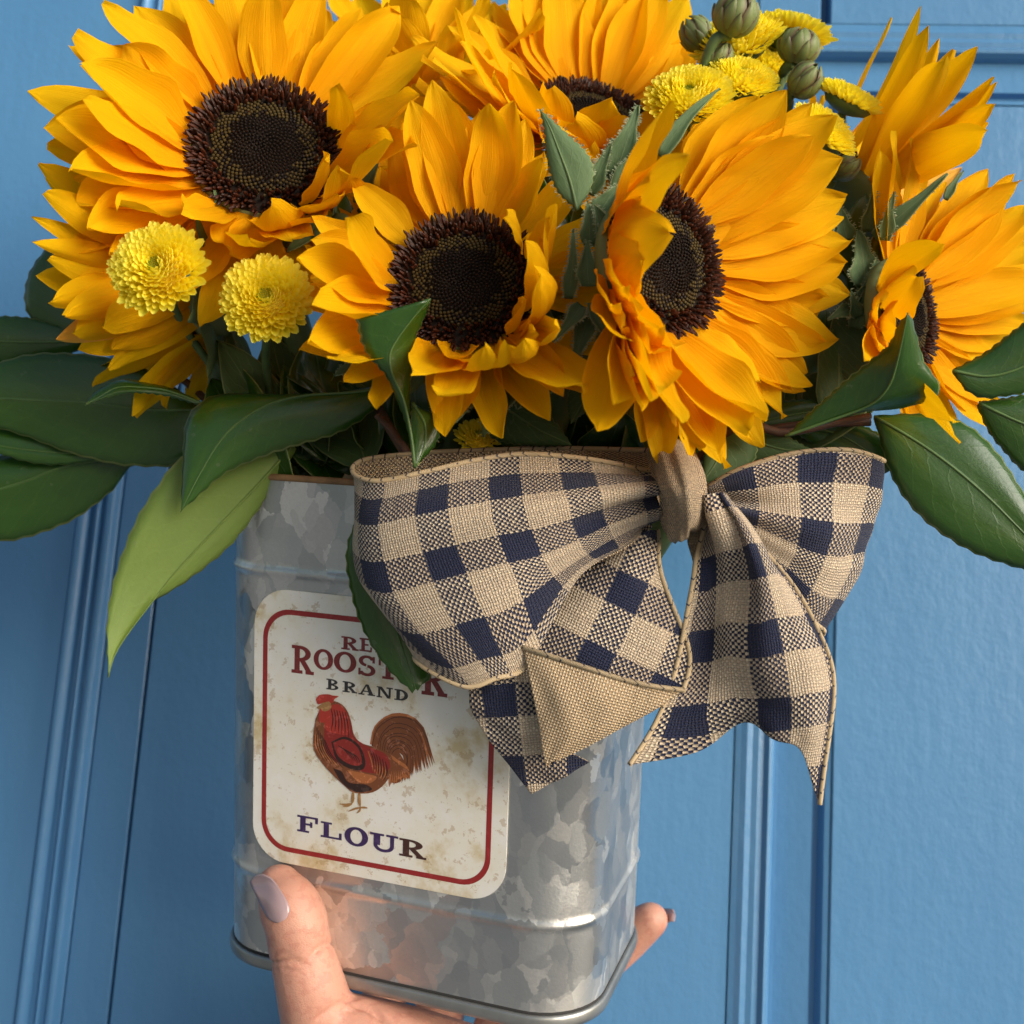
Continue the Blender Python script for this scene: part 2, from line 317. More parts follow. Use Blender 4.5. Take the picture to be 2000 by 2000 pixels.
# ------------------------------------------------------------------ the door
D0 = P(1000, 1000, 43.5)
def D(x, z, rel=0.): return D0 + Hv * x + UPv * z - Nv * rel        # door coordinates in cm, rel = towards the viewer
def dxz(px, py):
    ray = P(px, py, 1.); t = D0.dot(Nv) / ray.dot(Nv); p = ray * t - D0; return p.dot(Hv), p.dot(UPv)
ZB, ZT = -38., 42.; XL, XR = -34., 40.
door = thing('front_door', D(0, ZB, 0), 'blue painted wooden panel door with vertical mouldings behind the bouquet', 'door')
def dbox(name, x0, x1, z0, z1, rel, back=-1.2, bev=.05, label=None):
    b = bev; V = [D(x, z, r) for r, e in ((back, 0), (rel - b, 0), (rel, b)) for x, z in ((x0 + e, z0 + e), (x1 - e, z0 + e), (x1 - e, z1 - e), (x0 + e, z1 - e))]
    fs = [(8, 9, 10, 11)] + [(r * 4 + k, r * 4 + (k + 1) % 4, r * 4 + 4 + (k + 1) % 4, r * 4 + 4 + k) for r in (0, 1) for k in range(4)]
    return mk(name, V, fs, M['door'], door, smooth=False, label=label)
def prof(name, pts, z0, z1):                # vertical moulding: profile points (x, relief), extruded; closed behind
    pts = [(pts[0][0], -1.0)] + pts + [(pts[-1][0], -1.0)]; n = len(pts)
    V = [D(x, z0, r) for x, r in pts] + [D(x, z1, r) for x, r in pts]
    return mk(name, V, [(i, i + 1, n + i + 1, n + i) for i in range(n - 1)], M['door'], door, smooth=False)
def smoothprof(keys, n=60):
    k = np.array(keys, float); return [tuple(q) for q in cr(k, n)]
dbox('door_slab', XL, XR, ZB, ZT, -1.0, -4.0)
xa = dxz(100, 1500)[0]; xb = dxz(176, 1500)[0]; w = (xb - xa)
dbox('stile', XL + .05, xa - .02, ZB, ZT, .35)
kp = [(0, .35), (.08, .62), (.2, .66), (.3, .50), (.36, .22), (.44, .22), (.5, .44), (.56, .46), (.62, .18), (.68, .18), (.74, .38), (.88, .36), (.96, .05), (1, .0)]
prof('moulding', smoothprof([(xa + a * w, r) for a, r in kp]), ZB, ZT)
xg = dxz(266, 1500)[0]
dbox('panel_board', xb + .03, xg - .06, ZB, ZT, -.02)
xe = dxz(1428, 1700)[0]; xf, zf = dxz(1617, 1700)[0], dxz(1750, 205)[1]
dbox('panel_board', xg + .06, xe - .02, ZB, ZT, .0)
# mitred frame round the right hand panel: (distance outwards from the field, relief)
ew = xf - xe
fp = [(0, .13), (.05, .08), (.10, -.34), (.155, -.36), (.175, -.04), (.53, -.24), (.575, -.25), (.59, .05), (.615, .30), (.65, .33), (.68, .22), (.70, .14), (.76, .2), (.82, .14), (.88, .19), (.94, .10), (1, .04)]
fp = [(a * ew, r) for a, r in fp]
V = []; fs = []
for i, (e, r) in enumerate(fp): V += [D(xf - e, ZB, r), D(xf - e, zf + e, r), D(XR, zf + e, r)]
for i in range(len(fp) - 1):
    a = i * 3; b = a + 3; fs += [(a, a + 1, b + 1, b), (a + 1, a + 2, b + 2, b + 1)]
mk('panel_moulding', V, fs, M['door'], door, smooth=False)
dbox('panel_field', xf + .01, XR, ZB, zf - .01, .16, -1.2, .10)
ztop = zf + ew
dbox('rail', xe + .75 * ew + .3, XR, ztop + .02, ZT, .02)
dbox('stile', xe - .0, xe + .75 * ew - .1, ztop + .02, ZT, .05)

gp = mk('ground', [D(*q) for q in ((-4000, -135, 4000), (4000, -135, 4000), (4000, -135, -4), (-4000, -135, -4))], [(0, 1, 2, 3)], mat_simple('pale_concrete', (.30, .30, .295), .85, 0, .2, .05), None, smooth=False, kind='structure')
# ------------------------------------------------------------------ the tin
TX = np.array((-2.2377, 33.3662, -12.5384)); yaw, pit, rol = -.3318, .111, .0333; TW, TD, TR = 11.071, 6.871, 1.7855; H1, H2, H3 = 2.647, 11.10, 13.665
def rotm(y, p, r):
    cy, sy, cp, sp, c, s = math.cos(y), math.sin(y), math.cos(p), math.sin(p), math.cos(r), math.sin(r)
    return np.array([[c, 0, s], [0, 1, 0], [-s, 0, c]]) @ np.array([[1, 0, 0], [0, cp, -sp], [0, sp, cp]]) @ np.array([[cy, -sy, 0], [sy, cy, 0], [0, 0, 1]])
TM = rotm(yaw, pit, rol)
def T(x, y, z): return TM @ np.array((x, y, z), float) + TX
def section(e, n=10):
    out = []; r = TR + e
    for cx, cy, a0 in ((TW / 2 - TR, TD / 2 - TR, 0), (-TW / 2 + TR, TD / 2 - TR, 90), (-TW / 2 + TR, -TD / 2 + TR, 180), (TW / 2 - TR, -TD / 2 + TR, 270)):
        for k in range(n + 1): a = math.radians(a0 + 90 * k / n); out.append((cx + r * math.cos(a), cy + r * math.sin(a)))
    return out
tin = thing('flour_tin', T(0, 0, 0), 'galvanised metal oval tin holding the sunflowers, with a flour label on its front', 'tin')
def sweep(name, zs, mat, close=False, nz=None):
    V = []; ns = len(section(0))
    for z, e in zs: V += [T(x, y, z) for x, y in section(e)]
    fs = [(i * ns + k, i * ns + (k + 1) % ns, (i + 1) * ns + (k + 1) % ns, (i + 1) * ns + k) for i in range(len(zs) - 1) for k in range(ns)]
    if close: fs.append(tuple((len(zs) - 1) * ns + k for k in range(ns)))
    return mk(name, V, fs, mat, tin)
def bead(z): return [(z + d * .17, .075 * math.exp(-(d * 1.5) ** 2)) for d in np.linspace(-1.7, 1.7, 13)]
zs = [(.02, 0), (.3, 0), (1.2, .0)] + bead(H1) + [(5, 0), (7, 0), (9, 0)] + bead(H2) + [(12.4, 0), (H3 - .1, 0), (H3 - .02, .0), (H3 - .02, -.07), (11, -.07), (6, -.07), (.3, -.07)]
sweep('body', zs, M['tin'], True)
sweep('bottom_rim', [(.27, .0), (.27, .035), (.25, .075), (.18, .10), (.05, .115), (-.06, .10), (-.10, .05), (-.10, -.1), (-.02, -.15)], M['rimsteel'], True)
sweep('seam', [(.272, .004), (.33, .012), (.35, .002)], M['dark'])
sweep('top_rim', [(H3 - .12, .005), (H3 - .10, .05), (H3 - .03, .075), (H3 + .04, .05), (H3 + .06, 0), (H3 + .04, -.06), (H3 - .05, -.10), (H3 - .12, -.08)], M['rust'])
# ---- label on the flat front
YF = -TD / 2
LAY = [0]
def rrect(x0, x1, z0, z1, r, n=10):
    out = []
    for cx, cz, a0 in ((x1 - r, z1 - r, 0), (x0 + r, z1 - r, 90), (x0 + r, z0 + r, 180), (x1 - r, z0 + r, 270)):
        for k in range(n + 1): a = math.radians(a0 + 90 * k / n); out.append((cx + r * math.cos(a), cz + r * math.sin(a)))
    return out
o1 = rrect(-4.11, 3.27, 3.09, 10.65, 1.0); n = len(o1)
lab = mk('label', [T(x, YF - .035, z) for x, z in o1] + [T(x, YF - .002, z) for x, z in o1], [tuple(range(n))[::-1]] + [(k, (k + 1) % n, n + (k + 1) % n, n + k) for k in range(n)], M['paper'], tin, smooth=False, label='aged white paper label with red border, red rooster and the word FLOUR')
def LP(x, z, lay): return T(x, YF - .037 - .0022 * lay, z)
o1 = rrect(-3.84, 2.85, 3.42, 10.13, .82); o2 = rrect(-3.70, 2.71, 3.56, 9.99, .70); n = len(o1)
mk('border', [LP(x, z, 1) for x, z in o1 + o2], [(k, (k + 1) % n, n + (k + 1) % n, n + k) for k in range(n)], M['red'], lab, smooth=False)
def ring(cx, cy, rx, ry, irx, iry, a0, a1, n=22):
    V = []; 
    for k in range(n + 1):
        a = math.radians(a0 + (a1 - a0) * k / n); V += [(cx + rx * math.cos(a), cy + ry * math.sin(a)), (cx + irx * math.cos(a), cy + iry * math.sin(a))]
    return [[V[2 * k], V[2 * k + 2], V[2 * k + 3], V[2 * k + 1]] for k in range(n)]
def rc(a, b, c, d): return [[(a, b), (c, b), (c, d), (a, d)]]
def letter(ch):
    stem = rc(.13, .1, .37, .9); ser = rc(0, 0, .5, .12) + rc(0, .88, .5, 1)
    if ch == 'R': return rc(.13, .1, .37, .9) + rc(0, 0, .5, .12) + rc(0, .88, .38, 1) + ring(.37, .72, .5, .28, .25, .16, -90, 90) + [[(.38, .45), (.62, .47), (.92, .1), (.66, .1)]] + rc(.64, 0, 1.02, .12)
    if ch == 'E': return stem + rc(0, 0, .85, .12) + rc(0, .88, .8, 1) + rc(.37, .45, .62, .57) + rc(.7, .66, .8, .88) + rc(.75, .12, .85, .36)
    if ch == 'F': return stem + rc(0, 0, .52, .12) + rc(0, .88, .9, 1) + rc(.37, .45, .66, .57) + rc(.56, .34, .66, .68) + rc(.78, .62, .9, .88)
    if ch == 'L': return stem + rc(0, 0, .95, .12) + rc(0, .88, .5, 1) + rc(.83, .12, .95, .42)
    if ch == 'D': return stem + rc(0, 0, .38, .12) + rc(0, .88, .38, 1) + ring(.37, .5, .55, .5, .3, .36, -90, 90)
    if ch == 'B': return stem + rc(0, 0, .38, .12) + rc(0, .88, .38, 1) + ring(.37, .74, .45, .26, .22, .14, -90, 90) + ring(.37, .26, .52, .26, .28, .14, -90, 90)
    if ch == 'O': return ring(.5, .5, .5, .52, .25, .38, 0, 360, 36)
    if ch == 'S': return ring(.45, .74, .42, .28, .2, .15, 15, 265) + ring(.45, .27, .45, .29, .22, .15, -165, 85) + rc(.74, .66, .86, .98) + rc(.02, .02, .13, .36)
    if ch == 'T': return rc(.36, .1, .62, .9) + rc(.2, 0, .78, .12) + rc(0, .88, .98, 1) + rc(0, .62, .11, .88) + rc(.87, .62, .98, .88)
    if ch == 'A': return [[(.06, .1), (.2, .1), (.52, 1), (.42, 1)], [(.42, 1), (.6, 1), (.92, .1), (.64, .1)]] + rc(.24, .3, .72, .4) + rc(-.05, 0, .34, .12) + rc(.55, 0, 1.05, .12)
    if ch == 'N': return rc(.1, .1, .24, .9) + rc(.78, .1, .92, 1) + [[(.1, 1), (.34, 1), (.92, 0), (.7, 0)]] + rc(0, 0, .36, .12) + rc(0, .9, .3, 1) + rc(.64, .88, 1.05, 1)
    if ch == 'U': return rc(.13, .35, .37, .9) + rc(.72, .35, .86, .9) + rc(0, .88, .5, 1) + rc(.58, .88, 1, 1) + ring(.495, .37, .365, .38, .225, .22, 180, 360)
def word(name, items, mat, lay):
    V = []; fs = []; 
    for ch, x, z, w, h in items:
        for k, poly in enumerate(letter(ch)):
            o = len(V); V += [LP(x + a * w, z + b * h, lay + .02 * k) for a, b in poly]; fs.append(tuple(range(o, o + len(poly))))
    return mk(name, V, fs, mat, lab, smooth=False)
word('lettering', [('R', -1.49, 9.23, .5, .35), ('E', -.96, 9.24, .42, .35), ('D', -.5, 9.25, .46, .35)], M['maroon'], 2)
word('lettering', [('R', -2.96, 8.43, .66, .76), ('O', -2.30, 8.62, .58, .54), ('O', -1.70, 8.62, .66, .54), ('S', -.99, 8.60, .56, .53), ('T', -.4, 8.58, .56, .55), ('E', .2, 8.55, .5, .56), ('R', .83, 8.30, .70, .80)], M['maroon'], 2)
word('lettering', [('B', -1.91, 8.10, .40, .29), ('R', -1.43, 8.09, .42, .29), ('A', -.94, 8.08, .44, .29), ('N', -.44, 8.07, .44, .29), ('D', .07, 8.06, .42, .29)], M['char'], 2)
word('lettering', [('F', -2.73, 4.06, .70, .46), ('L', -2.01, 4.02, .66, .44), ('O', -1.30, 3.94, .70, .51), ('U', -.55, 3.91, .82, .49)], M['violet'], 2)
word('lettering', [('R', .31, 3.90, .76, .48)], M['umber'], 2)
# ---- rooster print
def lz(pts): return [(-4.11 + 0, 0)] if not pts else pts
def zpt(a, b):                               # label coordinates from the pixel grid I measured the print on
    px, py = 430 + a / 2.927, 1120 + b / 2.927; ray = np.array(((px - 1000) / F, 1, (1000 - py) / F)); o = TM.T @ (-TX); d = TM.T @ ray
    t = (YF - o[1]) / d[1]; p = o + t * d; return p[0], p[2]
def poly(name, pts, mat, lay, n=60):
    q = cr([zpt(*p) for p in pts + pts[:1]], n)[:-1]; c = q.mean(0)
    V = [LP(x, z, lay) for x, z in q]
    me = mk(name, V, [tuple(range(len(V)))], mat, lab, smooth=False); return me
def strips(name, curves, mat, lay):
    V = []; fs = []
    for k, (pts, w0) in enumerate(curves):
        q = cr([zpt(*p) for p in pts], 14); t = np.gradient(q, axis=0); t /= np.linalg.norm(t, axis=1, keepdims=True); nn = np.c_[-t[:, 1], t[:, 0]]
        o = len(V)
        for i in range(14):
            wd = w0 * math.sin(math.pi * min(1, .12 + .88 * i / 13)) ** .7 + .004
            for s in (-1, 1): x, z = q[i] + s * nn[i] * wd * .5; V.append(LP(x, z, lay + .03 * k))
        fs += [(o + 2 * i, o + 2 * i + 1, o + 2 * i + 3, o + 2 * i + 2) for i in range(13)]
    return mk(name, V, fs, mat, lab, smooth=False)
rn = random.Random(3)
tail = []
tl = []
for k in range(26):
    f = (k / 25) ** .8; lp = lambda a, b: (a[0] + (b[0] - a[0]) * f + rn.uniform(-7, 7), a[1] + (b[1] - a[1]) * f + rn.uniform(-7, 7))
    tail.append(([lp((872, 975), (985, 1085)), lp((905, 872), (990, 1015)), lp((1010, 817), (1025, 1000)), lp((1150, 858), (1062, 1060)), lp((1232, 1085), (1030, 1195))], .20 - .05 * rn.random()))
strips('rooster_tail', [t for i, t in enumerate(tail) if i % 2 == 0], M['rorange'], 3)
strips('rooster_tail', [t for i, t in enumerate(tail) if i % 2], M['rbrown'], 4)
strips('rooster_tail', [([(p[0] + 5, p[1] + 7) for p in t[0]], .013) for t in tail[::3]], M['rdark'], 5.2)
strips('rooster_saddle', [([(930 + 7 * k, 1020 + 6 * k), (985 + 8 * k, 1070 + 4 * k), (972 + 13 * k, 1205 - 5 * k + rn.uniform(-14, 14))], .17) for k in range(10)], M['rorange'], 5.5)
strips('rooster_saddle', [([(935 + 7 * k, 1025 + 6 * k), (990 + 8 * k, 1080 + 4 * k), (980 + 13 * k, 1195 - 5 * k + rn.uniform(-14, 14))], .05) for k in range(10)], M['rbrown'], 5.8)
poly('rooster_saddle', [(975, 1030), (1010, 1005), (1050, 1060), (1060, 1120), (1035, 1185), (985, 1190), (965, 1110)], M['rbrown'], 2.9)
poly('rooster_body', [(550, 830), (537, 930), (543, 1010), (590, 1085), (650, 1150), (720, 1215), (770, 1250), (870, 1250), (940, 1205), (985, 1130), (985, 1040), (930, 1010), (870, 985), (810, 965), (770, 920), (755, 850), (735, 790), (700, 745), (640, 725), (590, 750)], M['rbrown'], 6)
poly('rooster_back', [(640, 760), (690, 750), (735, 800), (755, 870), (780, 940), (860, 990), (950, 1030), (975, 1110), (900, 1140), (780, 1120), (680, 1080), (610, 1010), (600, 900), (615, 820)], M['rbody'], 6.4)
poly('rooster_neck', [(600, 760), (680, 745), (725, 790), (745, 870), (735, 920), (660, 910), (610, 890), (600, 830)], M['rlight'], 6.7)
poly('rooster_wing', [(640, 960), (720, 930), (800, 980), (835, 1070), (815, 1120), (740, 1110), (670, 1060)], M['rdark'], 6.9)
poly('rooster_wing', [(650, 965), (720, 945), (790, 990), (815, 1065), (800, 1095), (740, 1085), (680, 1040)], M['rbody'], 7.1)
poly('rooster_flank', [(730, 1120), (830, 1140), (900, 1160), (860, 1195), (790, 1185)], M['rorange'], 7.1)
poly('rooster_flank', [(650, 1110), (700, 1130), (740, 1190), (840, 1205), (870, 1235), (780, 1245), (700, 1190)], M['rdark'], 7.0)
strips('rooster_feather', [([(640 + 16 * k, 770 + 4 * k), (650 + 17 * k, 830 + 6 * k), (640 + 20 * k, 900 + 8 * k)], .03) for k in range(6)] + [([(560 + 9 * k, 880 + 14 * k), (560 + 16 * k, 980 + 10 * k), (600 + 22 * k, 1070 + 8 * k)], .025) for k in range(6)] + [([(680 + 18 * k, 980 + 10 * k), (720 + 18 * k, 1010 + 10 * k), (760 + 12 * k, 1060 + 8 * k)], .022) for k in range(5)] + [([(860 + 18 * k, 1000 + 14 * k), (880 + 16 * k, 1060 + 14 * k), (890 + 10 * k, 1120 + 12 * k)], .025) for k in range(6)], M['rdark'], 7.5)
strips('rooster_feather', [([(555 + 8 * k, 900 + 18 * k), (552 + 16 * k, 980 + 14 * k), (590 + 22 * k, 1060 + 10 * k)], .03) for k in range(6)] + [([(850 + 18 * k, 1010 + 14 * k), (870 + 16 * k, 1070 + 14 * k), (880 + 10 * k, 1130 + 10 * k)], .03) for k in range(6)], M['rorange'], 7.3)
poly('rooster_comb', [(552, 715), (575, 692), (620, 688), (650, 695), (682, 700), (660, 715), (645, 740), (600, 735), (565, 745)], M['rlight'], 7.6)
poly('rooster_wattle', [(572, 775), (600, 765), (612, 810), (595, 850), (570, 835)], M['rlight'], 7.7)
poly('rooster_face', [(585, 740), (630, 730), (640, 765), (610, 785), (585, 775)], M['rtan'], 7.8)
poly('rooster_beak', [(555, 765), (580, 748), (592, 762), (575, 772)], M['rtan'], 7.9)
strips('rooster_leg', [([(765, 1245), (762, 1290), (758, 1312)], .09), ([(800, 1245), (800, 1300), (806, 1335)], .09), ([(758, 1312), (720, 1318), (685, 1314)], .05), ([(760, 1312), (735, 1325), (705, 1328)], .05), ([(806, 1335), (775, 1342), (735, 1358)], .05), ([(806, 1335), (830, 1335), (848, 1338)], .05), ([(806, 1335), (802, 1352), (785, 1368)], .05)], M['rtan'], 5)

# ------------------------------------------------------------------ the bow
def sheet(rows, nu, nv):                      # control grid -> smooth grid
    R = np.array(rows, float); a = np.array([cr(R[:, j], nu) for j in range(R.shape[1])]).transpose(1, 0, 2)
    return np.array([cr(a[i], nv) for i in range(nu)])
KNOT = Q(1280, 930, 27)
bow = thing('ribbon_bow', Q(1280, 1000, 27.5), 'navy and tan checked burlap ribbon bow tied at the rim of the tin', 'bow')
RW = 5.4
def ribbon(name, rows, u0=0., swap=False, nu=70, nv=40, edges=(0, -1), reverse=False, label=None, wid=RW, v0=0., wr=.03, planar=None, pleat=0., arc=False, gather=0., estart=0):
    """rows: control rows, first axis runs across the ribbon (v) and second along it (u)"""
    ctl = [[Q(*p) for p in r] for r in rows]
    if swap: ctl = [list(c) for c in zip(*ctl)]
    G = sheet(ctl, nv, nu)
    mid = G[nv // 2]; L = np.r_[0, np.cumsum(np.linalg.norm(np.diff(mid, axis=0), axis=1))]
    # slight cloth ripple along the normal
    N = gnormals(G); jj, ii = np.meshgrid(np.arange(nu) / nu, np.arange(nv) / nv)
    G = G + N * (wr * (np.sin(9 * ii + 6 * jj + u0) * np.sin(5 * jj + 2 * ii) + .5 * np.sin(17 * jj - 8 * ii) + .5 * np.sin(13 * ii - 11 * jj + 2) * np.sin(7 * jj + 1)))[..., None]
    if gather: G = G + N * (gather * np.exp(-L / 1.7)[None, :] * (np.sin(ii * 15 + .4) + .5 * np.sin(ii * 27 + 1.1)))[..., None]
    if pleat: G = G + N * (pleat * (np.sin(ii * 17 + 2.2 * jj) + .6 * np.sin(ii * 31 - 3 * jj + 1)))[..., None]
    uv = np.stack(np.broadcast_arrays((u0 + L)[None, :], (v0 + np.linspace(0, wid, nv))[:, None]), -1).reshape(-1, 2)
    if arc:
        LL = np.concatenate([np.zeros((nv, 1)), np.cumsum(np.linalg.norm(np.diff(G, axis=1), axis=2), axis=1)], 1); uv = np.stack([u0 + LL, np.broadcast_to((v0 + np.linspace(0, wid, nv))[:, None], LL.shape)], -1).reshape(-1, 2)
    if planar is not None:
        ca, sa = math.cos(planar), math.sin(planar); uv = np.stack([G[..., 0] * ca + G[..., 2] * sa + u0, -G[..., 0] * sa + G[..., 2] * ca + v0], -1).reshape(-1, 2)
    mats = [M['ribbon_back'], M['ribbon']] if reverse else [M['ribbon'], M['ribbon_inner']]
    if name in ('knot', 'inner_fold'): mats = [M['ribbon_inner'], M['ribbon_inner']]
    o = thick(name, G, .035, mats, bow, uv, label)
    for e in edges:
        pts = G[e][estart if e == -1 else 0:]; V, fs, _ = tube(pts, .062, 7); ll = np.r_[0, np.cumsum(np.linalg.norm(np.diff(pts, axis=0), axis=1))]
        mk('wired_edge', V, fs, M['edge'], o, [(ll[i], k / 7) for i in range(len(pts)) for k in range(7)])
    return o
ribbon('bow_loop', [
    [(1250, 882, 27.2), (1130, 862, 26.8), (1000, 853, 26.5), (900, 866, 26.35), (800, 888, 26.4), (705, 906, 26.7), (668, 893, 27.4), (688, 868, 28.0), (780, 856, 28.4), (900, 850, 28.5), (1060, 846, 28.3), (1245, 850, 27.8)],
    [(1245, 922, 26.6), (1140, 935, 26.4), (1010, 958, 25.95), (905, 978, 25.8), (800, 1000, 25.95), (702, 1020, 26.4), (666, 1000, 27.2), (690, 980, 28.0), (800, 960, 28.4), (920, 940, 28.5), (1060, 915, 28.3), (1245, 900, 27.9)],
    [(1245, 965, 26.7), (1158, 1000, 26.7), (1050, 1060, 26.3), (948, 1098, 25.95), (842, 1128, 26.0), (738, 1150, 26.4), (694, 1118, 27.2), (715, 1090, 28.0), (830, 1060, 28.3), (940, 1020, 28.4), (1080, 970, 28.3), (1245, 940, 28.0)],
    [(1240, 1000, 27.0), (1180, 1030, 26.6), (1090, 1095, 26.5), (1000, 1250, 26.45), (935, 1280, 26.4), (872, 1297, 26.6), (785, 1250, 27.2), (800, 1215, 27.9), (860, 1160, 28.2), (960, 1090, 28.3), (1090, 1010, 28.3), (1245, 970, 28.0)]], u0=0, nu=150, nv=60, wr=.075, pleat=.014, gather=.2, estart=40)
ribbon('bow_tail', [
    [(1240, 1000, 27.3), (1243, 1062, 27.0), (1266, 1135, 26.9), (1298, 1215, 26.8), (1300, 1262, 26.7), (1290, 1300, 26.5)],
    [(1226, 1000, 26.9), (1195, 1062, 26.6), (1205, 1140, 26.6), (1215, 1235, 26.5), (1210, 1280, 26.5), (1205, 1300, 26.5)],
    [(1210, 1003, 27.1), (1150, 1062, 26.9), (1118, 1140, 26.6), (1105, 1225, 26.5), (1105, 1255, 26.5), (1105, 1272, 26.5)],
    [(1195, 1010, 27.3), (1100, 1075, 27.2), (1030, 1150, 27.0), (990, 1200, 26.8), (985, 1225, 26.7), (982, 1240, 26.6)]], u0=20.1, v0=30.3, planar=-.45, edges=(0,), label='checked tail hanging below the knot')
ribbon('tail_fold', [
    [(986, 1221, 26.35), (1085, 1253, 26.1), (1190, 1286, 26.15), (1294, 1304, 26.45)],
    [(1002, 1298, 26.2), (1070, 1318, 25.95), (1150, 1334, 26.05), (1240, 1335, 26.4)],
    [(1018, 1375, 26.3), (1060, 1382, 26.15), (1105, 1386, 26.2), (1150, 1388, 26.4)],
    [(1029, 1447, 26.5), (1032, 1446, 26.5), (1036, 1444, 26.5), (1042, 1440, 26.5)]], u0=20, v0=30, planar=-.3, edges=(0,), reverse=True, label='plain tan underside of the folded tail')
ribbon('tail_end', [
    [(884, 1286, 27.0), (890, 1340, 27.1), (932, 1408, 27.2), (1003, 1496, 27.4)],
    [(925, 1266, 26.8), (938, 1335, 26.8), (972, 1405, 27.0), (1035, 1482, 27.2)],
    [(965, 1250, 26.7), (985, 1328, 26.6), (1010, 1400, 26.8), (1072, 1462, 27.1)],
    [(1008, 1236, 26.7), (1024, 1322, 26.55), (1036, 1395, 26.7), (1112, 1438, 27.1)]], u0=20.6, v0=30.6, planar=.12, edges=())
ribbon('bow_loop', [
    [(1335, 920, 27.3), (1405, 885, 27.15), (1500, 856, 27.2), (1600, 850, 27.35), (1667, 868, 27.9), (1645, 872, 28.7), (1500, 885, 29.0), (1340, 930, 28.1)],
    [(1335, 940, 27.3), (1420, 945, 26.95), (1508, 945, 26.85), (1592, 952, 27.1), (1656, 958, 27.9), (1630, 965, 28.7), (1490, 960, 29.0), (1340, 945, 28.1)],
    [(1335, 960, 27.3), (1415, 995, 26.95), (1500, 1040, 26.9), (1570, 1065, 27.1), (1626, 1058, 27.9), (1600, 1065, 28.6), (1480, 1030, 28.9), (1340, 965, 28.1)],
    [(1335, 985, 27.4), (1400, 1035, 27.2), (1470, 1090, 27.2), (1520, 1160, 27.2), (1558, 1192, 27.8), (1540, 1195, 28.5), (1470, 1110, 28.8), (1340, 990, 28.1)]], u0=.9, nu=110, nv=56, wid=4.3, v0=.5, wr=.06, pleat=.02, gather=.18)
ribbon('bow_tail', [
    [(1322, 950, 27.0), (1334, 937, 26.7), (1347, 930, 26.35), (1358, 928, 26.3), (1368, 933, 26.5), (1378, 945, 26.9)],
    [(1316, 1030, 27.0), (1344, 1022, 26.8), (1368, 1005, 26.2), (1395, 988, 25.95), (1415, 998, 26.3), (1432, 1015, 26.8)],
    [(1306, 1100, 26.9), (1345, 1105, 27.0), (1382, 1100, 26.5), (1425, 1090, 25.85), (1462, 1092, 26.0), (1492, 1098, 26.7)],
    [(1290, 1190, 26.8), (1335, 1200, 27.0), (1380, 1200, 26.6), (1440, 1190, 25.8), (1498, 1183, 25.85), (1537, 1182, 26.5)],
    [(1262, 1300, 26.7), (1320, 1305, 26.9), (1382, 1300, 26.6), (1450, 1295, 25.85), (1518, 1285, 25.8), (1566, 1272, 26.3)],
    [(1238, 1362, 26.7), (1312, 1362, 26.8), (1392, 1335, 26.6), (1457, 1345, 26.0), (1522, 1370, 25.8), (1563, 1390, 26.2)],
    [(1186, 1441, 26.7), (1318, 1418, 26.7), (1401, 1366, 26.6), (1462, 1394, 26.1), (1511, 1418, 26.0), (1545, 1517, 26.2)]], u0=1.75, swap=True, nu=80, nv=72, wid=4.0, v0=.35, wr=.085, arc=True, gather=.14, label='checked tail with a notched end hanging over the door')
kn = ribbon('knot', [
    [(1214, 852, 27.5), (1226, 898, 26.8), (1243, 948, 26.6), (1250, 1003, 27.0), (1268, 1018, 27.6)],
    [(1240, 836, 26.9), (1256, 886, 25.95), (1273, 942, 25.6), (1276, 1012, 26.3), (1282, 1022, 27.4)],
    [(1280, 828, 26.9), (1295, 878, 25.85), (1307, 938, 25.5), (1304, 1004, 26.2), (1300, 1012, 27.4)],
    [(1308, 846, 27.5), (1326, 893, 26.8), (1333, 943, 26.7), (1330, 982, 27.1), (1322, 995, 27.6)]], u0=.4, edges=(), reverse=True, wr=.04, pleat=.035, label='plain tan ribbon wrapped round the middle of the bow')
ribbon('inner_fold', [[(1300, 960, 27.5), (1296, 1010, 27.5), (1310, 1075, 27.4)], [(1330, 960, 27.3), (1328, 1010, 27.3), (1330, 1075, 27.3)]], edges=(), reverse=True, nu=16, nv=8, wid=2)

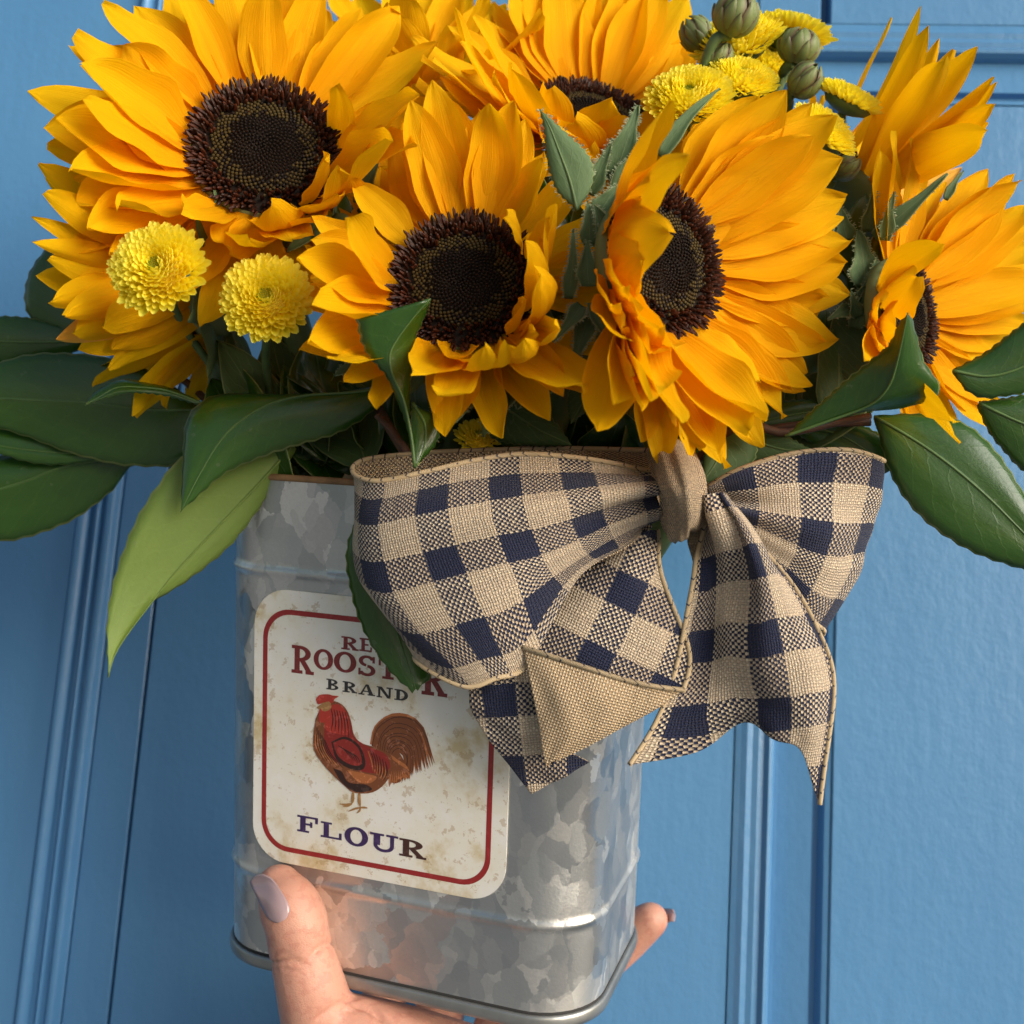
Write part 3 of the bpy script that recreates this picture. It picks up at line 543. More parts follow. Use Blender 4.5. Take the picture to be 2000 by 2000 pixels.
# ------------------------------------------------------------------ blades: petals, bracts, small leaves
def blade(b, t, width, nrml, ns=13, nt=7, bend=0., curl=0., cup=.15, roll=0., prof='petal', groove=.035, seed=0, wave=.03, tw=0.):
    b = np.array(b, float); t = np.array(t, float); L = np.linalg.norm(t - b); d = (t - b) / L
    n = np.array(nrml, float); n = n - d * n.dot(d); n /= np.linalg.norm(n) + 1e-9
    s_ = np.cross(n, d); rg = random.Random(seed); p1, p2, p3 = rg.uniform(0, 6), rg.uniform(0, 6), rg.uniform(0, 6)
    sk = rg.uniform(-.05, .05)
    V = []; UV = []
    for i in range(ns):
        s = i / (ns - 1)
        if prof == 'petal':
            w = (.34 + .66 * min(1, s / .38) ** .8) if s < .38 else max(0., 1 - ((s - .38) / .62) ** 2.3) ** .75
            w = max(w, .035)
        elif prof == 'bract':
            w = (.55 + .45 * math.sin(min(1, s / .3) * math.pi / 2)) * (1 if s < .3 else max(.02, (1 - (s - .3) / .7) ** .85 * (1 - .25 * math.sin(math.pi * (s - .3) / .7))))
        else:
            w = max(.015, math.sin(math.pi * min(1, .03 + .97 * s ** .85)) ** .8)
        ang = roll + tw * s; cs, sn = math.cos(ang), math.sin(ang)
        side = cs * s_ + sn * n; up = -sn * s_ + cs * n
        c = b + d * L * s + n * (bend * L * 4 * s * (1 - s)) + s_ * (sk * L * math.sin(math.pi * s))
        if curl:
            q = max(0, s - .45) / .55; c = c + n * (curl * L * q * q) - d * (abs(curl) * L * .45 * q * q)
        for j in range(nt):
            v = -1 + 2 * j / (nt - 1); wd = w * width * .5
            h = cup * wd * v * v * 1.6 + groove * width * math.cos(v * math.pi * 2.2) * min(1, s * 3) * (1 - s * .6) + wave * width * math.sin(7 * s + p1 + v * 2) * v * v * s + wave * width * .7 * math.sin(4.2 * s + p2) * v * s + wave * .55 * width * math.sin(15 * s + p3 + v * 3) * v * v * min(1, s * 2.5)
            V.append(c + side * (wd * v * (1 + .05 * math.sin(11 * s + p3 + v))) + up * h); UV.append((s, j / (nt - 1)))
    return np.array(V), gridfaces(ns, nt), UV
def hairs(pts, dirs, n, ln, seed):
    rg = random.Random(seed); V = []; fs = []; m = len(pts)
    for k in range(n):
        t = rg.uniform(0, m - 1.001); i = int(t); p = pts[i] + (pts[i + 1] - pts[i]) * (t - i); d = dirs[i] + np.array([rg.gauss(0, .35) for _ in range(3)]); d /= np.linalg.norm(d)
        l = ln * rg.uniform(.5, 1.1); s = np.cross(d, (0, 1, .1)); s = s / (np.linalg.norm(s) + 1e-9) * .005; o = len(V); V += [p - s, p + s, p + d * l * .6 + s * .6 + np.array((0, 0, .02)), p + d * l]; fs += [(o, o + 1, o + 2), (o, o + 2, o + 3)]
    return V, fs
VIEW = np.array((0, -1., .1))
def bract(par, b, t, width, seed, nrml=None, bend=.06, hair=45, name='bract', prof='bract', mat=None, roll=0., curl=0.):
    b = P(*b); t = P(*t); nv = VIEW if nrml is None else nrml
    V, fs, uv = blade(b, t, width, nv, 14, 7, bend, curl, .25, roll, prof, .03, seed, .05)
    G = V.reshape(14, 7, 3); o = thick(name, G, .03, [mat or M['bract'], mat or M['bract']], par, np.array(uv))
    if hair:
        C = G[:, 3]; A = [hairs(G[:, j], [x / (np.linalg.norm(x) + 1e-9) for x in (G[:, j] - C)], hair, .11, seed + j) for j in (0, 6)]
        V2 = A[0][0] + A[1][0]; f2 = A[0][1] + [tuple(i + len(A[0][0]) for i in q) for q in A[1][1]]
        mk('hairs', V2, f2, M['hair'], o, kind='stuff', smooth=False)
    return o
# ------------------------------------------------------------------ sunflower discs (shared local geometry, radius 1)
def florets(kind):
    rg = random.Random(11); V = []; fs = []; N = 1150
    for i in range(N):
        rho = math.sqrt((i + .5) / N); a = i * 2.399963; r = rho
        h = .16 - .30 * rho ** 2 + .18 * rho ** 4 - .10 * math.exp(-(rho / .22) ** 2)
        p = np.array((r * math.cos(a), r * math.sin(a), h)); rad = np.array((math.cos(a), math.sin(a), 0)); tan = np.array((-math.sin(a), math.cos(a), 0)); up = np.array((0, 0, 1.))
        jr = rho + rg.gauss(0, .035); k = 'in' if jr < .50 else 'mid' if jr < .73 else 'outer'
        k2 = k
        if k == 'mid' and rg.random() < .22: k2 = 'in'
        if k == 'outer':
            k2 = 'tip' if rg.random() < .45 else 'outer'
        if k2 != kind: continue
        if k == 'in': w, l, d = .020, .055, up - rad * .35
        elif k == 'mid': w, l, d = .026, .035, up * 1 + rad * .1
        else:
            q = (rho - .74) / .26; q = max(0, q); w, l, d = .026, .085 + .05 * q + rg.uniform(-.02, .05), up * (1 - .45 * q) + rad * (.1 + .95 * q) + tan * rg.gauss(0, .25) + rad * rg.gauss(0, .15)
        d = d / np.linalg.norm(d); o = len(V); e1 = np.cross(d, (.3, .2, .9)); e1 /= np.linalg.norm(e1); e2 = np.cross(d, e1)
        m = 5
        for lv, sc in ((0, .9), (.55, 1.0), (.9, .62 if k != 'outer' else .75)):
            for q in range(m): V.append(p + d * l * lv + w * sc * (math.cos(q * 2 * math.pi / m) * e1 + math.sin(q * 2 * math.pi / m) * e2))
        V.append(p + d * l * (1.0 if k != 'outer' else 1.12))
        fs += [(o + lv * m + q, o + lv * m + (q + 1) % m, o + lv * m + m + (q + 1) % m, o + lv * m + m + q) for lv in (0, 1) for q in range(m)] + [(o + 2 * m + q, o + 2 * m + (q + 1) % m, o + 3 * m) for q in range(m)]
    return np.array(V), fs
FL = {k: florets(k) for k in ('in', 'mid', 'outer', 'tip')}
def dome():
    V = []; fs = []; nr, na = 12, 40
    for i in range(nr + 1):
        rho = i / nr; h = .13 - .30 * rho ** 2 + .18 * rho ** 4 - .10 * math.exp(-(rho / .22) ** 2)
        for k in range(na): a = 2 * math.pi * k / na; V.append((rho * math.cos(a), rho * math.sin(a), h))
    for i in range(5):                          # calyx closing behind
        rr, hh = ((1.06, -.12), (1.02, -.28), (.8, -.42), (.45, -.5), (.15, -.52))[i]
        for k in range(na): a = 2 * math.pi * k / na; V.append((rr * math.cos(a), rr * math.sin(a), hh))
    t = nr + 6
    fs = [(i * na + k, i * na + (k + 1) % na, (i + 1) * na + (k + 1) % na, (i + 1) * na + k) for i in range(t - 1) for k in range(na)]
    return np.array(V), fs, [0] * (nr * na) + [1] * ((t - 1 - nr) * na)
DOME = dome()
MOUTH = T(0, 0, H3 - 2.5)
def sunflower(c, depth, n, R, L, tips, label, elev=25, fill=14, fillL=.85, pw=1.25, fillelev=None, seed=0, sway=(0, 0), fillarc=None, bend=-.05, backb=10):
    C_ = P(c[0], c[1], depth); n = nrm(n); e1 = nrm(np.cross((0, 0, 1.), n) if abs(n[2]) < .9 else np.cross((0, 1., 0), n)); e2 = np.cross(n, e1)
    B = np.array([e1, e2, n]); Lc = lambda v: np.asarray(v) @ B * R + C_
    foot = MOUTH + TM @ np.array((sway[0], sway[1], -3.)); th = thing('sunflower', foot, label, 'sunflower', 'sunflowers in the tin')
    mk('disc', Lc(DOME[0]), DOME[1], [M['d_base'], M['bract']], th, mi=DOME[2])
    for k, m in (('in', 'd_in'), ('mid', 'd_mid'), ('outer', 'd_outer'), ('tip', 'd_tip')): mk('disc_florets', Lc(FL[k][0]), FL[k][1], M[m], th, kind='stuff', smooth=False)
    bk = C_ - n * R * .5
    pts = cr([bk, bk - n * 1.6 - np.array((0, 0, .4)), (bk - n * 2.0) * .45 + foot * .55 + np.array((0, .4, .6)), foot], 18)
    V, fs, uv = tube(pts, .42, 10); mk('stem', V, fs, M['stem'], th, uv)
    rg = random.Random(seed + 100)
    # solve every petal whose tip was read off the photograph
    A = np.radians(np.arange(0, 360, 3)); E_ = np.radians(np.arange(-30, 86, 4)); LF = np.array((.6, .75, .88, 1., 1.1, 1.2))
    aa, ee, ll = np.meshgrid(A, E_, LF, indexing='ij')
    rad = np.cos(aa)[..., None] * e1 + np.sin(aa)[..., None] * e2; dirs = np.cos(ee)[..., None] * rad + np.sin(ee)[..., None] * n
    base = C_ + rad * R * .97 - n * .12 * R; tip = base + dirs * (ll * L)[..., None]; px, py = proj(tip)
    reg = ((np.degrees(ee) - elev) / 22.) ** 2 * 60 + (ll - 1) ** 2 * 2500
    used = []; k = 0
    def petal(b, t, rd, w, bend, curl, roll, mat=None, cup=.2):
        nonlocal k
        k += 1; d = (t - b) / np.linalg.norm(t - b); pn = n - d * n.dot(d)
        if np.linalg.norm(pn) < .25: pn = pn - rd * .6
        V, fs, uv = blade(b, t, w, pn, 15, 9, bend, curl, rg.uniform(-.1, .45) if cup == .2 else cup, roll, 'petal', .034, seed * 97 + k, .075, rg.uniform(-.45, .45)); mk('petal', V, fs, mat or M['petal'], th, uv)
    for e in tips:
        tx, ty = e[0], e[1]; o = e[2] if len(e) > 2 else {}
        el = o.get('el'); rg2 = reg if el is None else ((np.degrees(ee) - el) / 6.) ** 2 * 60 + (ll - o.get('l', 1)) ** 2 * 2500
        cost = (px - tx) ** 2 + (py - ty) ** 2 + rg2; i = np.unravel_index(cost.argmin(), cost.shape)
        rd = rad[i]; b = base[i] + n * R * rg.uniform(-.08, .08); t = tip[i]; dd = t[1]; t = t * 0 + P(tx, ty, dd)
        petal(b, t, rd, 1.1 * pw * o.get('w', 1) * rg.uniform(.92, 1.1), o.get('bend', bend + rg.uniform(-.03, .03)), o.get('curl', 0), o.get('roll', rg.uniform(-.2, .2)), M[o['m']] if 'm' in o else None)
    f0, f1 = fillarc or (0, 360)
    for q in range(fill):
        a = math.radians(f0 + (f1 - f0) * (q + rg.uniform(.2, .8)) / fill); ev = math.radians((fillelev if fillelev is not None else elev - 10) + rg.uniform(-7, 7))
        rd = math.cos(a) * e1 + math.sin(a) * e2; b = C_ + rd * R * .95 - n * .2 * R; t = b + (math.cos(ev) * rd + math.sin(ev) * n) * L * fillL * rg.uniform(.8, 1.08)
        petal(b, t, rd, pw * rg.uniform(.8, 1.05), bend + rg.uniform(-.03, .03), rg.choice((0, 0, .08, -.1)), rg.uniform(-.3, .3))
    for q in range(backb):
        a = 2 * math.pi * (q + rg.uniform(.2, .8)) / backb; rd = math.cos(a) * e1 + math.sin(a) * e2; b = C_ + rd * R * .9 - n * .35 * R; t = b + (rd * .9 - n * .25) * L * .42
        V, fs, uv = blade(b, t, 1.1, n, 9, 5, -.06, 0, .2, 0, 'bract', .03, seed + q); mk('bract', V, fs, M['bract'], th, uv)
    return th
c = lambda **k: k
F1 = sunflower((518, 292), 30.0, (.16, -.93, .26), 1.92, 4.15, [
    (199, 7), (145, 67), (283, 38, c(w=1.25)), (243, 87, c(w=1.1, el=35)), (409, 5, c(w=1.2)), (330, -15), (470, -35), (520, -40, c(el=36)), (560, -30), (600, -35, c(w=1.1)), (159, 125, c(w=1.2)),
    (161, 194, c(w=.8)), (85, 250, c(w=1.15)), (110, 232), (217, 250, c(l=.8, el=42)), (138, 333, c(w=1.2)), (149, 391, c(w=1.1)), (170, 446), (232, 404, c(el=45, l=.8)), 
    (449, 492, c(w=.9, l=.7, el=30)), (485, 500, c(w=.9, curl=.1)), (572, 467, c(w=.9)), (357, 409, c(el=55, l=.65, w=.8)), (533, 440, c(el=60, l=.65, curl=.15)), (640, 318, c(el=80, l=.62, w=.95, roll=.4)), (610, 430, c(el=55, l=.7)),
    (663, 62, c(w=1.2)), (735, 35, c(w=1.1)), (640, 20), (658, 165, c(el=75, l=.75, w=.55, roll=.9)), (797, 165, c(w=1.1, curl=-.1)), (790, 252, c(w=.95, curl=-.12)), (765, 275, c(w=1.1)), (660, 380, c(el=66, l=.8, w=.95, roll=-.4)), (702, 372, c(w=.9, curl=.2)), (745, 110, c(w=1.0))],
    'large wide open sunflower directly above the two front yellow button flowers', elev=24, fill=26, fillL=.95, pw=1.36, seed=1, sway=(-3, -1))
F2 = sunflower((908, 552), 27.6, (-.03, -.93, .30), 1.76, 3.5, [
    (681, 424, c(w=1.2)), (746, 330, c(w=1.05)), (786, 304, c(w=1.25)), (754, 352, c(w=.9, curl=.15)), (768, 258), (801, 196), (844, 156, c(w=1.05)), (872, 190, c(w=1.1)), (905, 250, c(w=.8)), (960, 190, c(w=.95, curl=.12)), (1004, 197, c(w=.95)), (985, 215), (1025, 232), (1062, 297, c(w=1.05)), (935, 215), (820, 240),
    (1087, 400, c(w=.8)), (1072, 425, c(w=.9)), (985, 424, c(el=78, l=.7, w=.8, roll=-.5)), (1065, 456, c(el=60, l=.7, w=.9)), (1087, 487, c(w=.8, curl=.2)), (1094, 554, c(w=.8, curl=.15)), (1027, 585, c(el=80, l=.6, w=.6, roll=.5)), (1042, 615, c(el=74, l=.6, w=.6)), 
    (580, 504, c(w=1.1)), (606, 545, c(w=1.0, el=15)), (612, 588, c(w=1.15)), (601, 668, c(w=1.1)), (640, 700, c(w=.9)), 
    (866, 836, c(w=1.15, l=.95, el=5, bend=.04)), (857, 772, c(w=.9)), (875, 695, c(el=75, l=.6, w=.85)), (985, 697, c(el=78, l=.55, w=.6)), (1050, 650, c(el=80, l=.6, w=.7, roll=.5)), (1018, 738, c(w=.75, curl=.2)), (1058, 731, c(w=.7, curl=.2)), (1101, 772, c(w=.9)), (1138, 757, c(w=1.2, l=.9)), (1116, 670, c(w=.7, curl=.1)), (806, 724, c(w=1.)), (930, 700, c(el=68, l=.6, w=.9)), (960, 725, c(w=.7, curl=.15))],
    'sunflower in the middle with a green leaf tip overlapping its dark disc', elev=26, fill=20, fillL=.8, pw=1.1, seed=2, sway=(-.5, -1.6), fillelev=20)
F3 = sunflower((1296, 512), 26.9, (.58, -.80, .06), 1.72, 3.9, [
    (1652, 387, c(w=1.25)), (1659, 470, c(w=1.15)), (1648, 425, c(w=.9)), (1652, 514, c(w=1.15)), (1658, 575, c(w=1.25)), (1638, 662, c(w=1.25)), (1576, 729, c(w=1.0)), (1572, 764, c(w=1.25)), (1486, 746, c(w=1.1, el=40)), (1496, 822, c(w=1.1)), (1464, 843, c(w=1.1)), (1402, 885, c(w=1.1)), (1375, 875, c(w=1.1)), (1337, 825, c(w=.85, el=45)), (1167, 842, c(w=1.0)), (1272, 783, c(w=.9, el=50)), (1232, 737, c(w=.9, el=45)),
    (1645, 308, c(w=1.3)), (1630, 225, c(w=1.15)), (1536, 176, c(w=1.1)), (1587, 200, c(w=1.25)), (1478, 188, c(w=1.1)), (1428, 215, c(w=1.1)), (1312, 197, c(w=.9)), (1511, 266, c(el=45, w=.9)), (1344, 304, c(el=60, w=.8)), (1365, 240), (1590, 265, c(el=38)),
    (1308, 455, c(el=80, l=.85, w=1.6, roll=.1, bend=-.12)), (1262, 505, c(el=84, l=.75, w=1.2, bend=-.1)), (1196, 596, c(el=62, l=.6)), (1219, 560, c(el=70, l=.6)), (1221, 660, c(el=60, l=.7)), (1246, 616, c(el=68, l=.7)), (1320, 678, c(el=66, l=.8)), (1272, 690, c(el=62, l=.75)), (1215, 640, c(el=72, l=.6)), (1290, 330, c(el=75, l=.9)), (1265, 400, c(el=84, l=.8, w=1.3)), (1290, 640, c(el=70, l=.8)), (1200, 790, c(el=30)), (1255, 800, c(el=30)), (1300, 760, c(el=40))],
    'big sunflower turned aside, a petal folded over its disc, above the bow knot', elev=22, fill=26, fillL=.9, pw=1.2, seed=3, sway=(2, -1.4), fillelev=15, fillarc=(-105, 55), backb=0)
F4 = sunflower((1165, 236), 33.0, (.26, -.74, .60), 1.75, 4.3, [
    (1000, -40), (1045, -50), (1100, -60, c(w=1.2)), (1150, -60), (1200, -60, c(w=1.2)), (1250, -45, c(w=1.1)), (1300, -35, c(w=1.2)), (1345, -10, c(w=1.1)), (1360, 40), (1358, 85, c(w=1.1)), (1290, 60), (960, 10), (925, 30), (853, 25, c(w=.6, curl=.1)), (848, 112, c(w=.9)), (859, 148, c(w=1.1)), (900, 80), (964, 141, c(l=.7)), (1000, 130, c(el=45)), 
    (1076, 172, c(el=80, l=.6, w=1.1)), (1123, 235, c(el=84, l=.5, w=1.1)), (1196, 192, c(el=84, l=.6, w=1.2)), (1235, 235, c(el=70, l=.5)), (1090, 242, c(el=60, l=.6)), (1150, 290, c(el=50, l=.5)), (1060, 270, c(el=40, l=.6)), (1280, 215, c(el=60, l=.6)), (1230, 300, c(el=30, l=.5))],
    'tilted sunflower at the back, its disc half hidden behind raised petals', elev=28, fill=26, fillL=1.0, pw=1.3, seed=4, sway=(1, 1.2))
F5 = sunflower((1668, 385), 33.6, (.72, .12, .60), 1.45, 5.2, [
    (1798, 12, c(w=.6)), (1741, 34, c(w=.5)), (1813, 50, c(w=.9)), (1834, 75, c(w=.8)), (1862, 96), (1909, 92, c(w=.9)), (1792, 109, c(w=.7)), (1847, 114), (1940, 150, c(w=.7)), (1946, 160, c(w=.7)), (1940, 203, c(w=1.1)), (1927, 256, c(w=1.2)), (1878, 329, c(w=1.3, m='pale_petal')), (1819, 301, c(w=1.2)), (1710, 295, c(w=.9)), (1645, 243, c(w=.7)), (1690, 250, c(w=.8, curl=.3)), (1930, 240)],
    'sunflower seen from its back and side, petals pointing up over the door rail', elev=44, fill=16, fillL=.8, pw=.84, seed=5, sway=(3.5, 1.2), fillelev=40, bend=.02, backb=0, fillarc=(-120, 72))
F6 = sunflower((1770, 612), 30.0, (.70, -.70, .08), 1.45, 4.0, [
    (2030, 480), (2045, 520, c(w=.8)), (2060, 545), (2040, 590, c(w=.7)), (2030, 640, c(w=.9)), (1995, 665, c(w=.8)), (1940, 662, c(w=.8)), (1942, 781, c(w=1.0)), (1919, 820), (1875, 866, c(w=.9)), (1869, 825), (1981, 340, c(w=1.2)), (1995, 352), (2010, 400), (2020, 440, c(w=1.2)), (1930, 330, c(w=1.1)), (1860, 393, c(w=1.2)),
    (1790, 540, c(el=80, l=.7, w=1.2)), (1843, 476, c(el=60, w=.8, roll=.6)), (1720, 590, c(el=50, l=.6)), (1751, 640, c(el=68, l=.6)), (1723, 675, c(el=58, l=.6)), (1690, 706, c(el=35, l=.6))],
    'sunflower at the edge with a green leaf tip standing before its disc', elev=22, fill=20, fillL=.9, pw=1.05, seed=6, sway=(4, -.6), fillarc=(-100, 110), backb=0)
F7 = sunflower((415, 560), 31.4, (-.84, .22, .10), 1.5, 4.3, [
    (76, 319, c(w=1.1)), (89, 345), (89, 374), (62, 423, c(w=.6)), (63, 472, c(w=.6)), (96, 504, c(w=1.1)), (72, 541), (100, 588, c(w=.8)), (127, 617, c(w=.8)), (109, 663, c(w=.9, m='pale_petal')), (152, 683, c(w=1.1)), (181, 754, c(w=1.1)), (212, 746), (286, 761, c(w=.9)), (362, 766, c(w=.7, curl=.3)), (420, 775, c(w=.8)), (255, 645, c(el=70)), (140, 440, c(el=60)), (170, 560, c(el=62)), (150, 640, c(el=60)), (240, 700, c(el=55)), (320, 720), (125, 600), (142, 650), (232, 758), (330, 748), (392, 768, c(w=.8)), (300, 690), (200, 640), (180, 720), (270, 740)],
    'drooping sunflower facing away sideways below the large wide open one', elev=40, fill=24, fillL=.74, pw=1.05, seed=7, sway=(-4, .6), fillelev=38, bend=.03)
F8 = sunflower((800, 150), 36.0, (-.05, -.6, .8), 1.5, 4.0, [(850, -10), (757, 5, c(w=1.3, el=50)), (700, -10), (830, -25), (900, -30), (640, -20), (950, -20), (790, -30), (880, 60), (760, 90)],
    'sunflower mostly hidden between the two upper ones, only upright petals showing', elev=40, fill=22, fillL=1.0, pw=1.3, seed=8, sway=(-1, 1.6))
# ---- bracts read off the photograph
for i, (b, t, w) in enumerate([((945, 738, 27.9), (884, 830, 27.0), .9), ((990, 742, 27.8), (944, 852, 26.9), 1.15), ((1000, 735, 27.8), (1078, 766, 27.0), .8), ((728, 702, 28.3), (652, 734, 28.0), .6), ((880, 740, 28.0), (850, 862, 27.9), .6), ((1020, 745, 28.0), (1010, 800, 27.4), .7)]):
    bract(F2, b, t, w, 200 + i)
for i, (b, t, w, h) in enumerate([((1150, 380, 26.9), (1196, 270, 26.6), .45, 60), ((1200, 346, 26.9), (1247, 206, 26.6), .75, 80), ((1200, 378, 26.8), (1284, 260, 26.6), .55, 80), ((1290, 306, 26.5), (1407, 173, 26.6), .38, 0), ((1152, 480, 26.7), (1148, 392, 26.5), .45, 60), ((1110, 584, 26.8), (1120, 447, 26.5), .34, 110), ((1136, 596, 26.7), (1080, 668, 26.2), .4, 80), ((1156, 590, 26.7), (1197, 690, 26.5), .4, 80), ((1150, 560, 26.6), (1148, 470, 26.5), .55, 60), ((1165, 430, 26.7), (1212, 360, 26.6), .6, 70), ((1150, 620, 26.9), (1120, 720, 26.8), .5, 80), ((1190, 470, 26.7), (1160, 400, 26.4), .6, 60), ((1180, 640, 26.8), (1192, 762, 26.7), .45, 60)]):
    bract(F3, b, t, w, 300 + i, hair=h)
for i, (b, t, w, h) in enumerate([((1692, 452, 30.2), (1709, 366, 29.8), .42, 30), ((1728, 470, 29.9), (1746, 374, 29.6), .38, 30), ((1708, 464, 30.0), (1851, 339, 29.4), .5, 20), ((1846, 390, 29.6), (1882, 333, 29.6), .22, 0), ((1695, 566, 29.9), (1743, 532, 29.5), .4, 20), ((1676, 620, 30.0), (1661, 566, 29.7), .4, 20), ((1660, 604, 30.1), (1616, 625, 29.8), .4, 20), ((1690, 560, 30.2), (1676, 450, 30.1), .9, 60), ((1685, 600, 30.1), (1712, 505, 29.9), .6, 60), ((1655, 470, 30.4), (1640, 400, 30.2), .5, 20), ((1668, 640, 30.2), (1690, 560, 29.9), .5, 30)]):
    bract(F6, b, t, w, 400 + i, hair=h)
for i, (b, t, w) in enumerate([((445, 655, 31.6), (395, 632, 31.2), .6), ((440, 650, 31.5), (452, 768, 31.2), .55), ((425, 640, 31.6), (400, 680, 31.3), .5), ((258, 635, 30.6), (180, 576, 30.4), .22)]): bract(F7, b, t, w, 500 + i, hair=20)
for i, (b, t, w) in enumerate([((640, 420, 29.6), (560, 492, 29.3), .8), ((640, 430, 29.6), (690, 505, 29.2), 1.0), ((600, 440, 29.9), (545, 500, 29.7), .8), ((700, 400, 29.8), (742, 310, 29.6), .5), ((700, 370, 29.8), (735, 385, 29.4), .35), ((480, 470, 30), (470, 512, 29.8), .6)]): bract(F1, b, t, w, 600 + i, hair=0)
# ------------------------------------------------------------------ leaves from three read-off lines (edge, midrib, edge)
def leaf3(par, A, Mi, B, d0, d1, ea=.25, eb=.25, n=30, side=False, serr=.022, bulge=.06, dm=0., seed=1, name='leaf', vein=True, mats=None):
    def lift(pts, off):
        m = len(pts); return [P(x, y, d0 + (d1 - d0) * i / (m - 1) + off * math.sin(math.pi * min(1, .12 + .88 * i / (m - 1))) ** .6 + dm * math.sin(math.pi * i / (m - 1))) for i, (x, y) in enumerate(pts)]
    def even(p): 
        q = cr(p, 120); L = np.r_[0, np.cumsum(np.linalg.norm(np.diff(q, axis=0), axis=1))]; t = np.linspace(0, L[-1], n); return np.stack([np.interp(t, L, q[:, k]) for k in range(3)], 1)
    a, m, b = even(lift(A, ea)), even(lift(Mi, 0)), even(lift(B, eb)); rg = random.Random(seed); ph = rg.uniform(0, 6)
    G = []
    for i in range(n):
        row = []; s = i / (n - 1)
        for j in range(11):
            v = -1 + j / 5; e = a[i] if v < 0 else b[i]; f = abs(v); p = m[i] * (1 - f) + e * f
            p = p + np.array((0, -1, .2)) * bulge * (4 * f * (1 - f) + .5 * f * math.sin(9 * s + ph + v * 2) * f) * math.sin(math.pi * s) ** .5
            if f == 1: p = p + (e - m[i]) / (np.linalg.norm(e - m[i]) + 1e-6) * serr * (1 if i % 2 else -1)
            row.append(p)
        G.append(row)
    G = np.array(G); uv = np.array([(i / (n - 1), j / 10) for i in range(n) for j in range(11)])
    mats = mats or ([M['leaf_back'], M['leaf']] if side else [M['leaf'], M['leaf_back']])
    o = thick(name, G, .03, mats, par, uv)
    if vein:
        V, fs, u2 = tube(G[:, 5] + np.array((0, -.008, 0)), np.linspace(.045, .012, n), 6); mk('midrib', V, fs, mats[0] if side else M['stem'] if mats[0] is not M['leaf'] else M['leafrib'], o, u2)
    return o
M['leafrib'] = mat_simple('leaf_midrib', (.07, .14, .035), .45, 0, .3, 3)
def sprig(label, foot, pts, name='leaf_sprig', cat='foliage', r=.14):
    th = thing(name, foot, label, cat, 'glossy leaf sprigs'); q = cr([foot] + [P(*p) for p in pts], 22)
    V, fs, uv = tube(q, np.linspace(r, r * .6, 22), 8); mk('stem', V, fs, M['twig'], th, uv); return th
def tm(x, y, z): return T(x, y, z)
S1 = sprig('glossy green leaf sprig reaching out over the door, with the pale hanging leaf', tm(-4.2, 0, 10), [(560, 900, 31.0), (500, 850, 31.6), (400, 800, 32.7), (300, 800, 32.8)])
leaf3(S1, [(395, 798), (300, 728), (200, 697), (110, 688), (50, 692), (0, 707), (-60, 740), (-130, 800)], [(400, 800), (290, 799), (167, 787), (80, 783), (0, 779), (-60, 785), (-130, 800)], [(395, 802), (365, 900), (254, 910), (180, 897), (120, 880), (60, 856), (0, 837), (-70, 815), (-130, 800)], 32.6, 32.2, .3, .15, seed=1)
leaf3(S1, [(300, 860), (180, 850), (60, 830), (-60, 830), (-140, 850)], [(300, 870), (160, 885), (50, 878), (-50, 862), (-140, 850)], [(290, 880), (178, 900), (110, 908), (50, 902), (0, 887), (-80, 870), (-140, 850)], 32.9, 32.5, .3, .0, seed=2)
leaf3(S1, [(330, 880), (200, 880), (80, 880), (0, 890), (-80, 930), (-150, 990)], [(320, 885), (200, 898), (120, 912), (60, 936), (0, 955), (-150, 1000)], [(320, 890), (254, 913), (225, 952), (181, 990), (138, 1019), (72, 1045), (22, 1057), (0, 1057), (-70, 1045), (-150, 1005)], 33.3, 32.9, .2, .2, seed=3)
leaf3(S1, [(395, 785), (340, 760), (290, 748), (235, 740), (188, 764), (166, 791)], [(395, 788), (330, 764), (280, 757), (230, 757), (190, 778), (166, 791)], [(390, 792), (330, 775), (280, 769), (240, 770), (205, 778), (166, 791)], 30.4, 29.6, .35, -.05, seed=4)
leaf3(S1, [(757, 750), (700, 760), (616, 772), (507, 768), (420, 772), (377, 801), (362, 833), (357, 891), (353, 1000)], [(760, 755), (690, 766), (600, 772), (535, 786), (480, 815), (435, 855), (391, 925), (353, 1000)], [(757, 762), (730, 800), (700, 826), (652, 851), (580, 870), (514, 891), (442, 924), (391, 967), (353, 1000)], 29.2, 28.6, .5, .15, seed=5, bulge=.12)
leaf3(S1, [(560, 865), (450, 870), (357, 891), (312, 942), (272, 1004), (246, 1062), (225, 1123), (214, 1170), (208, 1230), (212, 1323)], [(572, 870), (520, 930), (430, 1025), (350, 1110), (290, 1185), (245, 1245), (222, 1285), (212, 1323)], [(580, 877), (543, 935), (507, 993), (453, 1062), (399, 1109), (344, 1149), (280, 1187), (238, 1232), (220, 1275), (212, 1323)], 29.9, 28.6, .0, .35, side=True, seed=6, bulge=.05)
S2 = sprig('dark leaf sprig tucked behind the drooping sunflower', tm(-3.5, 1.6, 10), [(470, 850, 33), (300, 700, 33.6), (160, 650, 33.6)])
leaf3(S2, [(160, 655), (125, 640), (60, 621), (0, 616), (-60, 622), (-130, 660)], [(160, 665), (100, 668), (40, 668), (-40, 665), (-130, 660)], [(160, 680), (100, 710), (30, 720), (-40, 700), (-130, 660)], 33.4, 33.0, .2, .2, seed=7)
leaf3(S2, [(170, 670), (90, 645), (55, 615), (47, 570), (62, 520), (110, 468), (180, 440)], [(170, 660), (130, 610), (110, 560), (120, 510), (180, 440)], [(170, 650), (180, 600), (190, 540), (180, 440)], 33.4, 33.8, .1, .2, seed=8)
